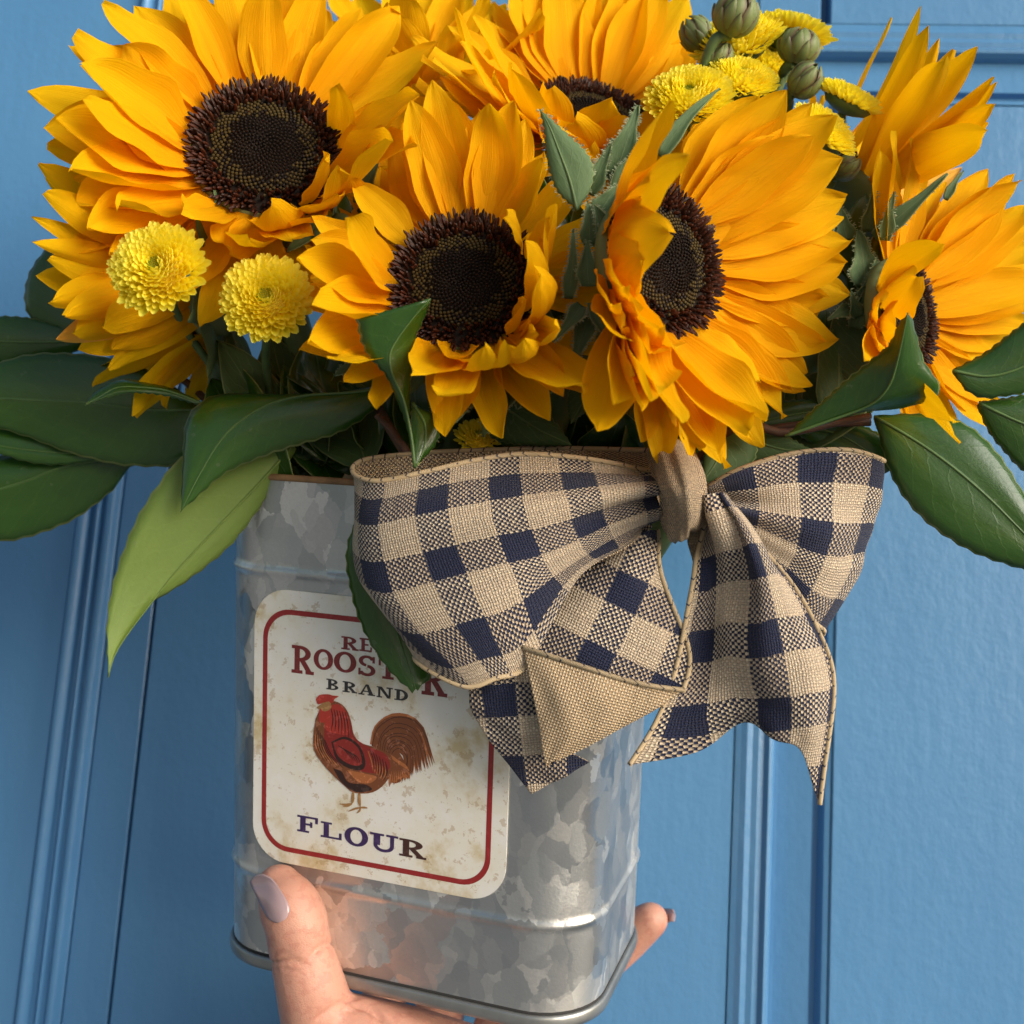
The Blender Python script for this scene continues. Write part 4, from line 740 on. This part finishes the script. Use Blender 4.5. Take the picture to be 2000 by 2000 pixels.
S3 = sprig('leaf sprig whose twisted leaf crosses the middle sunflower and the bow', tm(-1.8, -2.6, 10), [(790, 930, 28.8), (770, 850, 28.9), (735, 810, 28.9)])
leaf3(S3, [(696, 624), (706, 670), (725, 702), (754, 735), (775, 782), (790, 822), (801, 865), (810, 912)][::-1], [(810, 912), (803, 850), (788, 780), (766, 730), (762, 690), (785, 650), (815, 612), (841, 583)], [(810, 912), (801, 843), (801, 771), (806, 717), (811, 662), (822, 637), (841, 590), (841, 583)], 26.0, 25.6, .15, .3, seed=9, bulge=.04)
leaf3(S3, [(841, 583), (790, 598), (745, 610), (696, 624)], [(841, 586), (800, 608), (750, 622), (700, 627)], [(838, 592), (805, 625), (760, 640), (702, 632)], 25.62, 25.75, .02, .05, n=16, seed=10, bulge=.02, vein=False)
leaf3(S3, [(805, 785), (801, 830), (803, 870), (810, 914)], [(806, 786), (830, 830), (828, 875), (812, 914)], [(806, 788), (858, 818), (852, 866), (826, 897), (812, 914)], 26.6, 26.1, .0, .15, n=18, seed=11, bulge=.03)
S4 = sprig('dark leaf hanging between the bow loop and the label', tm(-1.5, -2.2, 10), [(745, 945, 28.7), (735, 990, 28.45)])
leaf3(S4, [(730, 960), (686, 1037), (675, 1092), (683, 1146), (697, 1200), (722, 1255), (759, 1309), (806, 1353)], [(735, 960), (735, 1040), (745, 1120), (765, 1200), (790, 1280), (812, 1345)], [(740, 960), (790, 1040), (820, 1120), (840, 1220), (846, 1310), (815, 1348)], 28.5, 27.7, .1, .1, seed=12)
S5 = sprig('leaf sprig with a twisted leaf standing before the sunflower at the edge', tm(4.0, -1.5, 10), [(1400, 860, 28.6), (1540, 845, 28.3), (1700, 812, 28.6)])
leaf3(S5, [(1534, 852), (1574, 812), (1611, 778), (1648, 744), (1695, 707), (1735, 673), (1754, 635), (1773, 611)], [(1534, 852), (1610, 825), (1680, 800), (1715, 780), (1738, 750), (1750, 715), (1762, 665), (1773, 611)], [(1534, 852), (1617, 827), (1680, 806), (1757, 799), (1813, 783), (1836, 766), (1832, 744), (1807, 707), (1794, 666), (1782, 623), (1773, 611)], 27.4, 25.4, .15, .2, seed=13, bulge=.05)
leaf3(S5, [(1707, 811), (1800, 808), (1880, 826), (1945, 880), (2000, 960), (2090, 1120)], [(1707, 813), (1790, 862), (1860, 912), (1930, 972), (2000, 1042), (2090, 1130)], [(1708, 818), (1730, 900), (1765, 970), (1820, 1030), (1900, 1080), (2000, 1113), (2090, 1140)], 29.0, 27.8, .35, .1, seed=14, bulge=.1)
leaf3(S5, [(1860, 722), (1920, 690), (1960, 660), (2000, 630), (2060, 590), (2140, 570)], [(1860, 724), (1930, 735), (2000, 715), (2060, 670), (2140, 570)], [(1862, 728), (1885, 762), (1920, 778), (1960, 774), (2010, 762), (2080, 700), (2140, 570)], 29.2, 28.6, .2, .1, seed=15)
leaf3(S5, [(1912, 784), (1960, 778), (2010, 770), (2070, 780), (2150, 850)], [(1912, 787), (1950, 806), (2000, 828), (2060, 850), (2150, 855)], [(1908, 792), (1930, 842), (1960, 882), (2000, 922), (2070, 940), (2150, 860)], 29.4, 28.9, .15, .15, seed=16)
leaf3(S5, [(1560, 815), (1640, 815), (1720, 850), (1760, 910)], [(1560, 830), (1640, 850), (1700, 885), (1760, 915)], [(1560, 850), (1620, 890), (1690, 925), (1760, 918)], 29.8, 29.4, .1, .1, seed=17)
leaf3(S5, [(1420, 835), (1500, 790), (1580, 780), (1650, 800)], [(1420, 840), (1500, 820), (1580, 805), (1650, 802)], [(1420, 846), (1500, 850), (1590, 845), (1650, 806)], 29.8, 29.6, .1, .1, seed=18)
# soft, veined sunflower leaves
SF = [M['sfleaf'], M['sfleaf']]
leaf3(F2, [(935, 770), (1010, 752), (1050, 790), (1090, 830), (1116, 869)], [(935, 775), (990, 800), (1050, 838), (1116, 869)], [(935, 790), (955, 850), (1000, 868), (1060, 872), (1116, 870)], 28.4, 27.9, .1, .1, mats=SF, seed=21)
leaf3(F2, [(1160, 735), (1120, 745), (1108, 780), (1115, 828)], [(1170, 735), (1150, 770), (1130, 800), (1115, 828)], [(1185, 740), (1172, 775), (1150, 800), (1115, 828)], 28.2, 27.9, .1, .1, mats=SF, seed=22)
leaf3(F3, [(1405, 832), (1385, 860), (1372, 900), (1372, 940)], [(1410, 832), (1415, 860), (1400, 900), (1372, 942)], [(1415, 832), (1460, 845), (1480, 880), (1450, 930), (1374, 944)], 28.6, 28.2, .05, .1, mats=SF, seed=23)
leaf3(F3, [(1410, 832), (1470, 838), (1530, 850), (1590, 880)], [(1412, 836), (1470, 860), (1530, 878), (1590, 882)], [(1412, 842), (1440, 890), (1510, 910), (1590, 886)], 28.7, 28.4, .05, .1, mats=SF, seed=24)
leaf3(F3, [(1127, 411), (1087, 372), (1069, 312), (1062, 254), (1054, 213)], [(1127, 411), (1112, 350), (1090, 290), (1072, 245), (1054, 213)], [(1130, 408), (1156, 362), (1154, 312), (1110, 262), (1054, 213)], 26.6, 26.4, .1, .1, mats=[M['bract'], M['bract']], seed=25, bulge=.05)
# a fuzz of hairs along that broad bract
qa = cr([P(x, y, 26.65) for x, y in [(1127, 411), (1087, 372), (1069, 312), (1062, 254), (1054, 213)]], 20); qb = cr([P(x, y, 26.65) for x, y in [(1130, 408), (1156, 362), (1154, 312), (1110, 262), (1054, 213)]], 20)
ha = hairs(qa, [np.array((-.9, -.2, -.35))] * 20, 80, .11, 5); hb = hairs(qb, [np.array((.8, -.2, .5))] * 20, 70, .10, 6)
mk('hairs', ha[0] + hb[0], ha[1] + [tuple(i + len(ha[0]) for i in q) for q in hb[1]], M['hair'], F3, kind='stuff', smooth=False)
# dark inner foliage filling the mouth of the tin
S6 = sprig('dark inner leaf sprig crowding the mouth of the tin under the flowers', tm(0, -.5, 9), [(850, 900, 31), (850, 800, 31.5)], r=.18)
rg = random.Random(4)
for i in range(30):
    bx = rg.uniform(520, 1560); b = P(bx + rg.uniform(-60, 60), rg.uniform(880, 960), rg.uniform(29.6, 32.0)); t = P(bx + (bx - 1000) * .2 + rg.uniform(-110, 110), rg.uniform(650, 800), rg.uniform(29.2, 32.0))
    V, fs, uv = blade(b, t, rg.uniform(1.5, 2.4), np.array((rg.uniform(-.5, .5), -1, rg.uniform(-.3, .6))), 13, 7, rg.uniform(-.12, .12), 0, .15, rg.uniform(-.6, .6), 'leaf', 0, i, .03)
    thick('leaf', V.reshape(13, 7, 3), .025, [M['leaf'], M['leaf_back']] if i % 7 else [M['sfleaf']] * 2, S6, np.array(uv))
V, fs, uv = tube(cr([P(740, 800, 29.6), P(770, 850, 29.0), P(800, 900, 28.8)], 10), .13, 8); mk('stem', V, fs, M['twig'], S3, uv)
V, fs, uv = tube(cr([P(1440, 850, 29.6), P(1560, 830, 29.4), P(1700, 825, 29.4)], 10), .1, 8); mk('stem', V, fs, M['twig'], S5, uv)
for i in range(22):
    bx = rg.uniform(450, 720); b = P(bx + 60, rg.uniform(870, 930), rg.uniform(30.6, 31.8)); t = P(bx - rg.uniform(-30, 60), rg.uniform(640, 790), rg.uniform(30.2, 32.0))
    V, fs, uv = blade(b, t, rg.uniform(1.4, 2.2), np.array((rg.uniform(-.5, .5), -1, rg.uniform(-.3, .6))), 13, 7, rg.uniform(-.12, .12), 0, .15, rg.uniform(-.6, .6), 'leaf', 0, 50 + i, .03)
    thick('leaf', V.reshape(13, 7, 3), .025, [M['leaf'], M['leaf_back']] if i % 4 else [M['sfleaf']] * 2, S6, np.array(uv))
for i in range(26):
    u = rg.choice(((1040, 1190, 330, 800), (1040, 1190, 330, 800), (1560, 1740, 330, 800), (640, 760, 330, 520)))
    bx = rg.uniform(u[0], u[1]); y0 = rg.uniform(u[2] + 120, u[3] + 80); b = P(bx + rg.uniform(-40, 40), y0 + 60, rg.uniform(29.8, 31.8)); t = P(bx + rg.uniform(-50, 50), y0 - 130, rg.uniform(30.0, 32.0))
    V, fs, uv = blade(b, t, rg.uniform(1.3, 2.0), np.array((rg.uniform(-.6, .6), -1, rg.uniform(-.3, .6))), 13, 7, rg.uniform(-.12, .12), 0, .15, rg.uniform(-.6, .6), 'leaf', 0, 90 + i, .03)
    thick('leaf', V.reshape(13, 7, 3), .025, [M['leaf'], M['leaf_back']] if i % 3 else [M['sfleaf']] * 2, S6, np.array(uv))
# ------------------------------------------------------------------ button chrysanthemums
def floret_mesh():
    V = []; fs = []; ns, nt_ = 6, 5
    for i in range(ns):
        s = i / (ns - 1); w = (.30, .42, .52, .55, .46, .20)[i]
        for j in range(nt_):
            v = -1 + 2 * j / (nt_ - 1); V.append((w * .5 * v, s - (.05 * (1 - v * v) if False else 0) - (.06 if i == ns - 1 and abs(v) < .3 else 0), .16 * v * v * w * 2 + .18 * s * s))
    me = bpy.data.meshes.new('floret'); me.from_pydata([tuple(np.array(v) * .01) for v in V], [], gridfaces(ns, nt_)); me.polygons.foreach_set('use_smooth', [True] * len(me.polygons))
    u = me.uv_layers.new(name='UVMap')
    for l in me.loops: i, j = divmod(l.vertex_index, nt_); u.data[l.index].uv = (i / (ns - 1), j / (nt_ - 1))
    me.materials.append(M['mum']); return me
FLM = floret_mesh(); FLV = np.array([v.co[:] for v in FLM.vertices]) * 100; FLF = [tuple(p.vertices) for p in FLM.polygons]; FLU = [(i / 5, j / 4) for i in range(6) for j in range(5)]
def mum(c, depth, axis, R, label, N=290, single=True, group=None, stem=None, seed=0, flat=.38):
    C_ = P(c[0], c[1], depth); n = nrm(axis); e1 = nrm(np.cross((0, .2, 1.), n)); e2 = np.cross(n, e1); foot = P(*stem[-1]) if stem else C_ - n * 2
    th = thing('chrysanthemum', foot, label, 'flower', group); rg = random.Random(seed + 40); parts = []
    for i in range(N):
        rho = math.sqrt((i + .6) / N); a = i * 2.399963 + rg.uniform(-.06, .06); rd = math.cos(a) * e1 + math.sin(a) * e2; tn = np.cross(n, rd)
        if rho < .16: continue
        tilt = math.radians(5 + 72 * rho ** 1.25 + rg.gauss(0, 5)); d = math.sin(tilt) * rd + math.cos(tilt) * n; ln = R * (.14 + .24 * rho) * rg.uniform(.88, 1.16)
        pos = C_ + rd * R * (rho * .74) + n * R * flat * (1 - rho ** 2.2) * (1 - .35 * math.exp(-(rho / .25) ** 2))
        up = math.cos(tilt) * -rd + math.sin(tilt) * n; sd = np.cross(d, up); Rm = np.array([sd, d, up]).T
        if single:
            o = bpy.data.objects.new('petal', FLM); COL.objects.link(o); o.parent = th
            m3 = CR @ Rm * ln; w = W(pos) - ORG[th.name]; sc_ = np.eye(4); sc_[:3, :3] = m3 @ np.diag((.95 + .2 * (1 - rho), 1, 1)); sc_[:3, 3] = w; o.matrix_local = Matrix(sc_.tolist())
        else: parts.append(((FLV * ln * np.array((.95, 1, 1))) @ Rm.T + pos, FLF, FLU))
    if parts: V, fs, uv = join(parts); mk('petals', V, fs, M['mum'], th, uv, kind='stuff')
    V = []; fs = []; q = 0
    for i in range(60):                          # green eye
        rho = math.sqrt((i + .5) / 60) * .2; a = i * 2.399963; p = C_ + (math.cos(a) * e1 + math.sin(a) * e2) * R * rho * .9 + n * R * flat * .92; w_ = R * .02; o = len(V)
        V += [p + e1 * w_, p + e2 * w_, p - e1 * w_, p - e2 * w_, p + n * R * (.05 + .1 * rho)]; fs += [(o, o + 1, o + 4), (o + 1, o + 2, o + 4), (o + 2, o + 3, o + 4), (o + 3, o, o + 4)]
    mk('eye', V, fs, M['mumeye'], th, smooth=False)
    V = []; fs = []; na = 16; pr_ = [(0, flat * .6), (.3, flat * .58), (.62, flat * .25), (.72, 0), (.6, -.16), (.3, -.26), (.1, -.3)]
    for r, h in pr_: V += [C_ + (math.cos(2 * math.pi * k / na) * e1 + math.sin(2 * math.pi * k / na) * e2) * R * r + n * R * h for k in range(na)]
    mk('calyx', V, [(i * na + k, i * na + (k + 1) % na, (i + 1) * na + (k + 1) % na, (i + 1) * na + k) for i in range(len(pr_) - 1) for k in range(na)], [M['mumcore'], M['stem']], th, mi=[0] * (2 * na) + [1] * ((len(pr_) - 3) * na))
    if stem:
        q = cr([C_ - n * R * .28] + [P(*s) for s in stem], 14); V, fs, uv = tube(q, .11, 8); mk('stem', V, fs, M['stem'], th, uv)
    return th
G2 = 'yellow button chrysanthemums'
mum((315, 530), 26.3, (-.08, -.96, .22), 1.10, 'fluffy yellow button chrysanthemum below the large wide open sunflower, nearer the drooping one', stem=[(360, 640, 30.5), (520, 860, 31.5), (600, 980, 32)], group=G2, seed=1)
mum((524, 588), 27.3, (.02, -.97, .18), 1.08, 'fluffy yellow button chrysanthemum beside the middle sunflower and above the front leaf', stem=[(520, 720, 30), (560, 880, 31), (620, 980, 31.5)], group=G2, seed=2)
mum((1345, 200), 29.6, (-.1, -.82, .56), 1.15, 'yellow chrysanthemum with its green eye showing, between the tilted and the turned sunflower', stem=[(1345, 330, 32), (1250, 700, 32), (1100, 980, 32)], group=G2, seed=3, flat=.35)
mum((1440, 92), 32.2, (-.3, -.65, .7), 1.3, 'yellow chrysanthemum behind the thick stemmed bud', single=False, stem=[(1440, 240, 33.5), (1300, 700, 33), (1100, 980, 32)], group=G2, seed=4)
mum((1445, 165), 30.8, (.1, -.7, .7), 1.0, 'yellow chrysanthemum peeping over the turned sunflower, beside the one with a green eye', single=False, stem=[(1440, 300, 33), (1300, 700, 33), (1100, 980, 32.3)], group=G2, seed=5)
mum((1540, 75), 33.0, (.22, -.12, .97), 1.22, 'flat topped yellow chrysanthemum seen edge on above the striped bud', single=False, stem=[(1510, 180, 33.2), (1350, 600, 33), (1120, 980, 32.5)], group=G2, seed=6, flat=.22)
mum((1655, 202), 31.0, (.40, -.40, .82), .98, 'yellow chrysanthemum seen edge on against the backward facing sunflower', single=False, stem=[(1620, 320, 32.5), (1400, 700, 32.5), (1150, 980, 32.3)], group=G2, seed=7, flat=.28)
mum((1495, 128), 33.4, (.2, -.75, .6), 1.15, 'shaded yellow chrysanthemum at the back between the buds', single=False, stem=[(1480, 300, 34), (1320, 700, 33.5), (1120, 980, 32.6)], group=G2, seed=8)
mum((1605, 262), 30.0, (.5, -.6, .6), .95, 'yellow chrysanthemum tucked behind the turned sunflower petals', single=False, stem=[(1560, 400, 32), (1400, 700, 32), (1150, 980, 32.3)], group=G2, seed=9)
mum((935, 858), 28.9, (0, -.7, .6), .62, 'small unopened yellow chrysanthemum just above the bow loop', single=False, stem=[(935, 940, 29.5), (930, 1010, 30.5)], group=G2, seed=10, N=120)
def bud(c, depth, r, axis, label, stem, seed=0, el=1.1):
    C_ = P(c[0], c[1], depth); n = nrm(axis); e1 = nrm(np.cross((0, .3, 1.), n)); e2 = np.cross(n, e1); th = thing('chrysanthemum_bud', P(*stem[-1]), label, 'flower bud', 'green chrysanthemum buds')
    V = []; fs = []; nr, na = 10, 16
    for i in range(nr + 1):
        t = math.pi * i / nr
        for k in range(na): a = 2 * math.pi * k / na; V.append(C_ + r * .93 * (math.sin(t) * (math.cos(a) * e1 + math.sin(a) * e2)) + n * r * el * .93 * -math.cos(t))
    mk('bud_core', V, [(i * na + k, i * na + (k + 1) % na, (i + 1) * na + (k + 1) % na, (i + 1) * na + k) for i in range(nr) for k in range(na)], M['bud'], th, [(.5, .5)] * len(V))
    rg = random.Random(seed)
    for ring_, (t0, t1, m) in enumerate(((.35, 1.75, 7), (.9, 2.35, 7), (1.4, 2.9, 6))):
        for q in range(m):
            a0 = 2 * math.pi * (q + ring_ * .5 + rg.uniform(-.1, .1)) / m; V = []; uv = []; ns = 8
            for i in range(ns):
                s = i / (ns - 1); t = math.pi - (math.pi - (t0 + (t1 - t0) * s)); w_ = .40 * math.sin(math.pi * min(.985, .25 + .75 * s)) + .015
                for j in range(5):
                    v = -1 + j / 2; a = a0 + v * w_ / max(.35, math.sin(t)); rr = r * (1.0 + .02 * (2 - ring_) + .10 * (1 - v * v) + .07 * s); V.append(C_ + rr * math.sin(t) * (math.cos(a) * e1 + math.sin(a) * e2) - n * rr * el * math.cos(t)); uv.append((s, j / 4))
            mk('sepal', V, gridfaces(ns, 5), M['bud'], th, uv)
    q = cr([C_ - n * r * el] + [P(*s) for s in stem], 14); V, fs, uv = tube(q, np.linspace(.17, .1, 14), 8); mk('stem', V, fs, M['stem'], th, uv); return th
bud((1437, 28), 30.6, .56, (.25, -.5, .83), 'largest brown green bud on a thick stem, the highest of the buds', [(1395, 80, 30.8), (1370, 150, 31.2), (1330, 330, 32), (1100, 980, 32.2)], 1, .95)
bud((1360, 66), 32.2, .42, (-.6, -.2, .77), 'dark green bud against the tilted sunflower petals', [(1372, 150, 32.3), (1330, 330, 32.6), (1100, 980, 32.6)], 2)
bud((1404, 112), 31.2, .36, (.4, -.4, .8), 'small dark bud just below the largest bud', [(1382, 140, 31.4), (1350, 300, 32), (1100, 980, 32.4)], 3)
bud((1560, 92), 31.2, .52, (.25, -.2, .94), 'striped bud with yellow tips under the flat topped chrysanthemum', [(1530, 140, 31.5), (1500, 220, 32), (1150, 980, 32.6)], 4, .85)
bud((1573, 157), 30.6, .41, (.5, -.6, .6), 'round green bud above the turned sunflower', [(1540, 190, 31), (1500, 300, 31.8), (1150, 980, 32.7)], 5)
bud((1480, 85), 33.6, .5, (.2, -.1, .95), 'shaded bud base behind the largest bud', [(1475, 180, 33.6), (1400, 500, 33.4), (1120, 980, 32.9)], 6, .6)
bud((1652, 325), 31.4, .34, (.7, -.4, .5), 'small pale bud at the petal tips of the turned sunflower', [(1610, 380, 31.8), (1450, 700, 32), (1160, 980, 32.8)], 7)
# ------------------------------------------------------------------ the hand
person = thing('person', P(700, 2300, 33), 'bare hand with mauve nails holding the tin from below', 'person')
def loft(pts, n=16):
    q = np.array([np.r_[P(*p[:3]), p[3]] for p in pts]); q = cr(q, 36); ex = []
    a, b = q[0], q[-1]
    def capd(p, d, r): return [np.r_[p + d * r * math.sin(t), r * max(.08, math.cos(t))] for t in (.5, .9, 1.2, 1.45)]
    d0 = nrm(q[0, :3] - q[1, :3]); d1 = nrm(q[-1, :3] - q[-2, :3])
    q = np.vstack([np.array(capd(a[:3], d0, a[3]))[::-1], q, np.array(capd(b[:3], d1, b[3]))])
    V, fs, uv = tube(q[:, :3], q[:, 3], n); return V, fs, uv
fd = lambda px, py: (lambda o, d: ((YF - o[1]) / d[1]))(TM.T @ (-TX), TM.T @ np.array(((px - 1000) / F, 1, (1000 - py) / F)))
def th_(x, y, r, push=0.): return (x, y, fd(x, y) - r + push, r)
parts = [loft([th_(546, 1736, .66, .08), th_(562, 1764, .82, .06), th_(578, 1800, .85), th_(584, 1838, .84), th_(594, 1880, .87), th_(606, 1925, .93), (622, 1990, 30.2, 1.02), (640, 2070, 30.4, 1.2), (640, 2180, 30.6, 1.4)]),
    loft([(650, 2018, 30.2, 1.08), (740, 2036, 30.3, 1.1), (840, 2066, 30.7, 1.15), (950, 2104, 31.2, 1.2)]),
    loft([(640, 2090, 30.7, 1.25), (720, 2085, 30.8, 1.35), (830, 2110, 31.6, 1.5), (950, 2130, 33.0, 1.6), (1050, 2130, 34.6, 1.5)]),
    loft([(600, 2600, 30.5, 2.3), (640, 2350, 30.8, 2.2), (760, 2210, 31.6, 2.2), (900, 2190, 33.0, 1.9), (1000, 2170, 34.5, 1.6)]),
    loft([(1000, 2140, 34.8, 1.1), (1060, 2060, 36.2, .95), (1085, 1965, 36.9, .86), (1150, 1892, 36.9, .82), (1218, 1835, 36.6, .76), (1270, 1797, 36.2, .58)]),
    loft([(920, 2160, 35.0, 1.1), (960, 2060, 37.6, .95), (1000, 1930, 38.4, .85), (1040, 1820, 38.3, .8), (1070, 1750, 38.1, .6)]),
    loft([(830, 2170, 35.0, 1.1), (840, 2060, 38.2, .95), (870, 1930, 39.0, .85), (900, 1800, 39.0, .8), (920, 1720, 38.8, .6)]),
    loft([(740, 2180, 34.5, 1.05), (730, 2060, 38.5, .9), (750, 1950, 39.4, .8), (770, 1860, 39.4, .72), (780, 1800, 39.2, .55)])]
V, fs, uv = join(parts)
tmp = mk('hand_raw', V, fs, M['skin'], person)
rm = tmp.modifiers.new('r', 'REMESH'); rm.mode = 'VOXEL'; rm.voxel_size = .0009; rm.use_smooth_shade = True
sm = tmp.modifiers.new('s', 'SMOOTH'); sm.factor = .5; sm.iterations = 8
bpy.context.view_layer.update(); dg = bpy.context.evaluated_depsgraph_get()
me = bpy.data.meshes.new_from_object(tmp.evaluated_get(dg)); 
# creases pressed into the skin
vv = np.zeros(len(me.vertices) * 3); me.vertices.foreach_get('co', vv); vv = vv.reshape(-1, 3); wv = (vv + ORG[person.name] - CT) @ CR * 100
px, py = proj(wv); nn = np.zeros_like(vv); me.vertices.foreach_get('normal', nn.ravel()) if False else None
nn = np.array([v.normal[:] for v in me.vertices])
front = wv[:, 1] < 31.0
def crease(x0, y0, x1, y1, w, dep):
    d = np.array((x1 - x0, y1 - y0), float); L = np.hypot(*d); d /= L; rx, ry = px - x0, py - y0; t = rx * d[0] + ry * d[1]; s = rx * -d[1] + ry * d[0] + 5 * np.sin(t / L * 3.1)
    return -dep * np.exp(-(s / w) ** 2) * np.clip(np.minimum(t, L - t) / 18 + .6, 0, 1) * front
off = crease(526, 1880, 602, 1885, 4, .10) + crease(610, 1868, 650, 1842, 5, .12) + crease(530, 1894, 585, 1899, 3, .05) + crease(620, 1992, 692, 1950, 4, .10) + crease(690, 1962, 765, 2004, 5, .10) + crease(533, 1866, 575, 1870, 3, .05) + crease(720, 1962, 748, 2004, 4, .08) + crease(560, 1830, 625, 1835, 3, .025) + crease(600, 1905, 655, 1895, 3, .04) + crease(640, 1985, 700, 1975, 3, .05)
me.vertices.foreach_set('co', (vv + nn * off[:, None] * .01).ravel()); me.polygons.foreach_set('use_smooth', [True] * len(me.polygons)); me.update()
if not me.materials: me.materials.append(M['skin'])
hand = bpy.data.objects.new('hand', me); COL.objects.link(hand); hand.parent = person; ORG[hand.name] = ORG[person.name]; bpy.data.objects.remove(tmp)
def nail(rows, name='fingernail'):
    G = sheet([[P(*p) for p in r] for r in rows], 16, 10); return thick(name, G, .05, [M['nail'], M['nail']], hand, np.array([(i / 15, j / 9) for i in range(16) for j in range(10)]))
from mathutils.bvhtree import BVHTree
bv = BVHTree.FromObject(hand, bpy.context.evaluated_depsgraph_get()) if False else BVHTree.FromPolygons([tuple(v) for v in wv + 0], [tuple(p.vertices) for p in me.polygons])
def hit(x, y, dflt):
    d = nrm(P(x, y, 1.)); h = bv.ray_cast(Vector((0, 0, 0)), Vector(d)); return h[0].y if h[0] is not None else dflt
NR = [[(487, 1722), (496, 1711), (510, 1708), (527, 1715)], [(491, 1733), (506, 1725), (523, 1722), (541, 1729)], [(499, 1748), (516, 1743), (534, 1739), (552, 1744)], [(510, 1772), (526, 1767), (545, 1762), (563, 1764)], [(522, 1792), (536, 1790), (551, 1785), (566, 1780)], [(534, 1801), (541, 1803), (550, 1800), (559, 1795)]]
rows = []
for i_, rr_ in enumerate(NR):
    ds = [hit(x, y, None) for x, y in rr_]; ok = [d for d in ds if d is not None]; fb = (max(ok) if ok else fd(500, 1730) - 1.0) + .06
    rows.append([(x, y, (fb if d is None else d) - (.07, .10, .10, .07)[j_]) for j_, ((x, y), d) in enumerate(zip(rr_, ds))])
rows[0] = [(x, y, rows[1][j_][2] + .12) for j_, (x, y) in enumerate(NR[0])]
nail(rows)
nail([[(1312, 1776, 36.3), (1319, 1788, 36.1), (1316, 1800, 36.0)], [(1302, 1774, 36.6), (1309, 1786, 36.2), (1307, 1800, 36.1)], [(1285, 1775, 36.9), (1292, 1790, 36.7), (1290, 1810, 36.6)]])
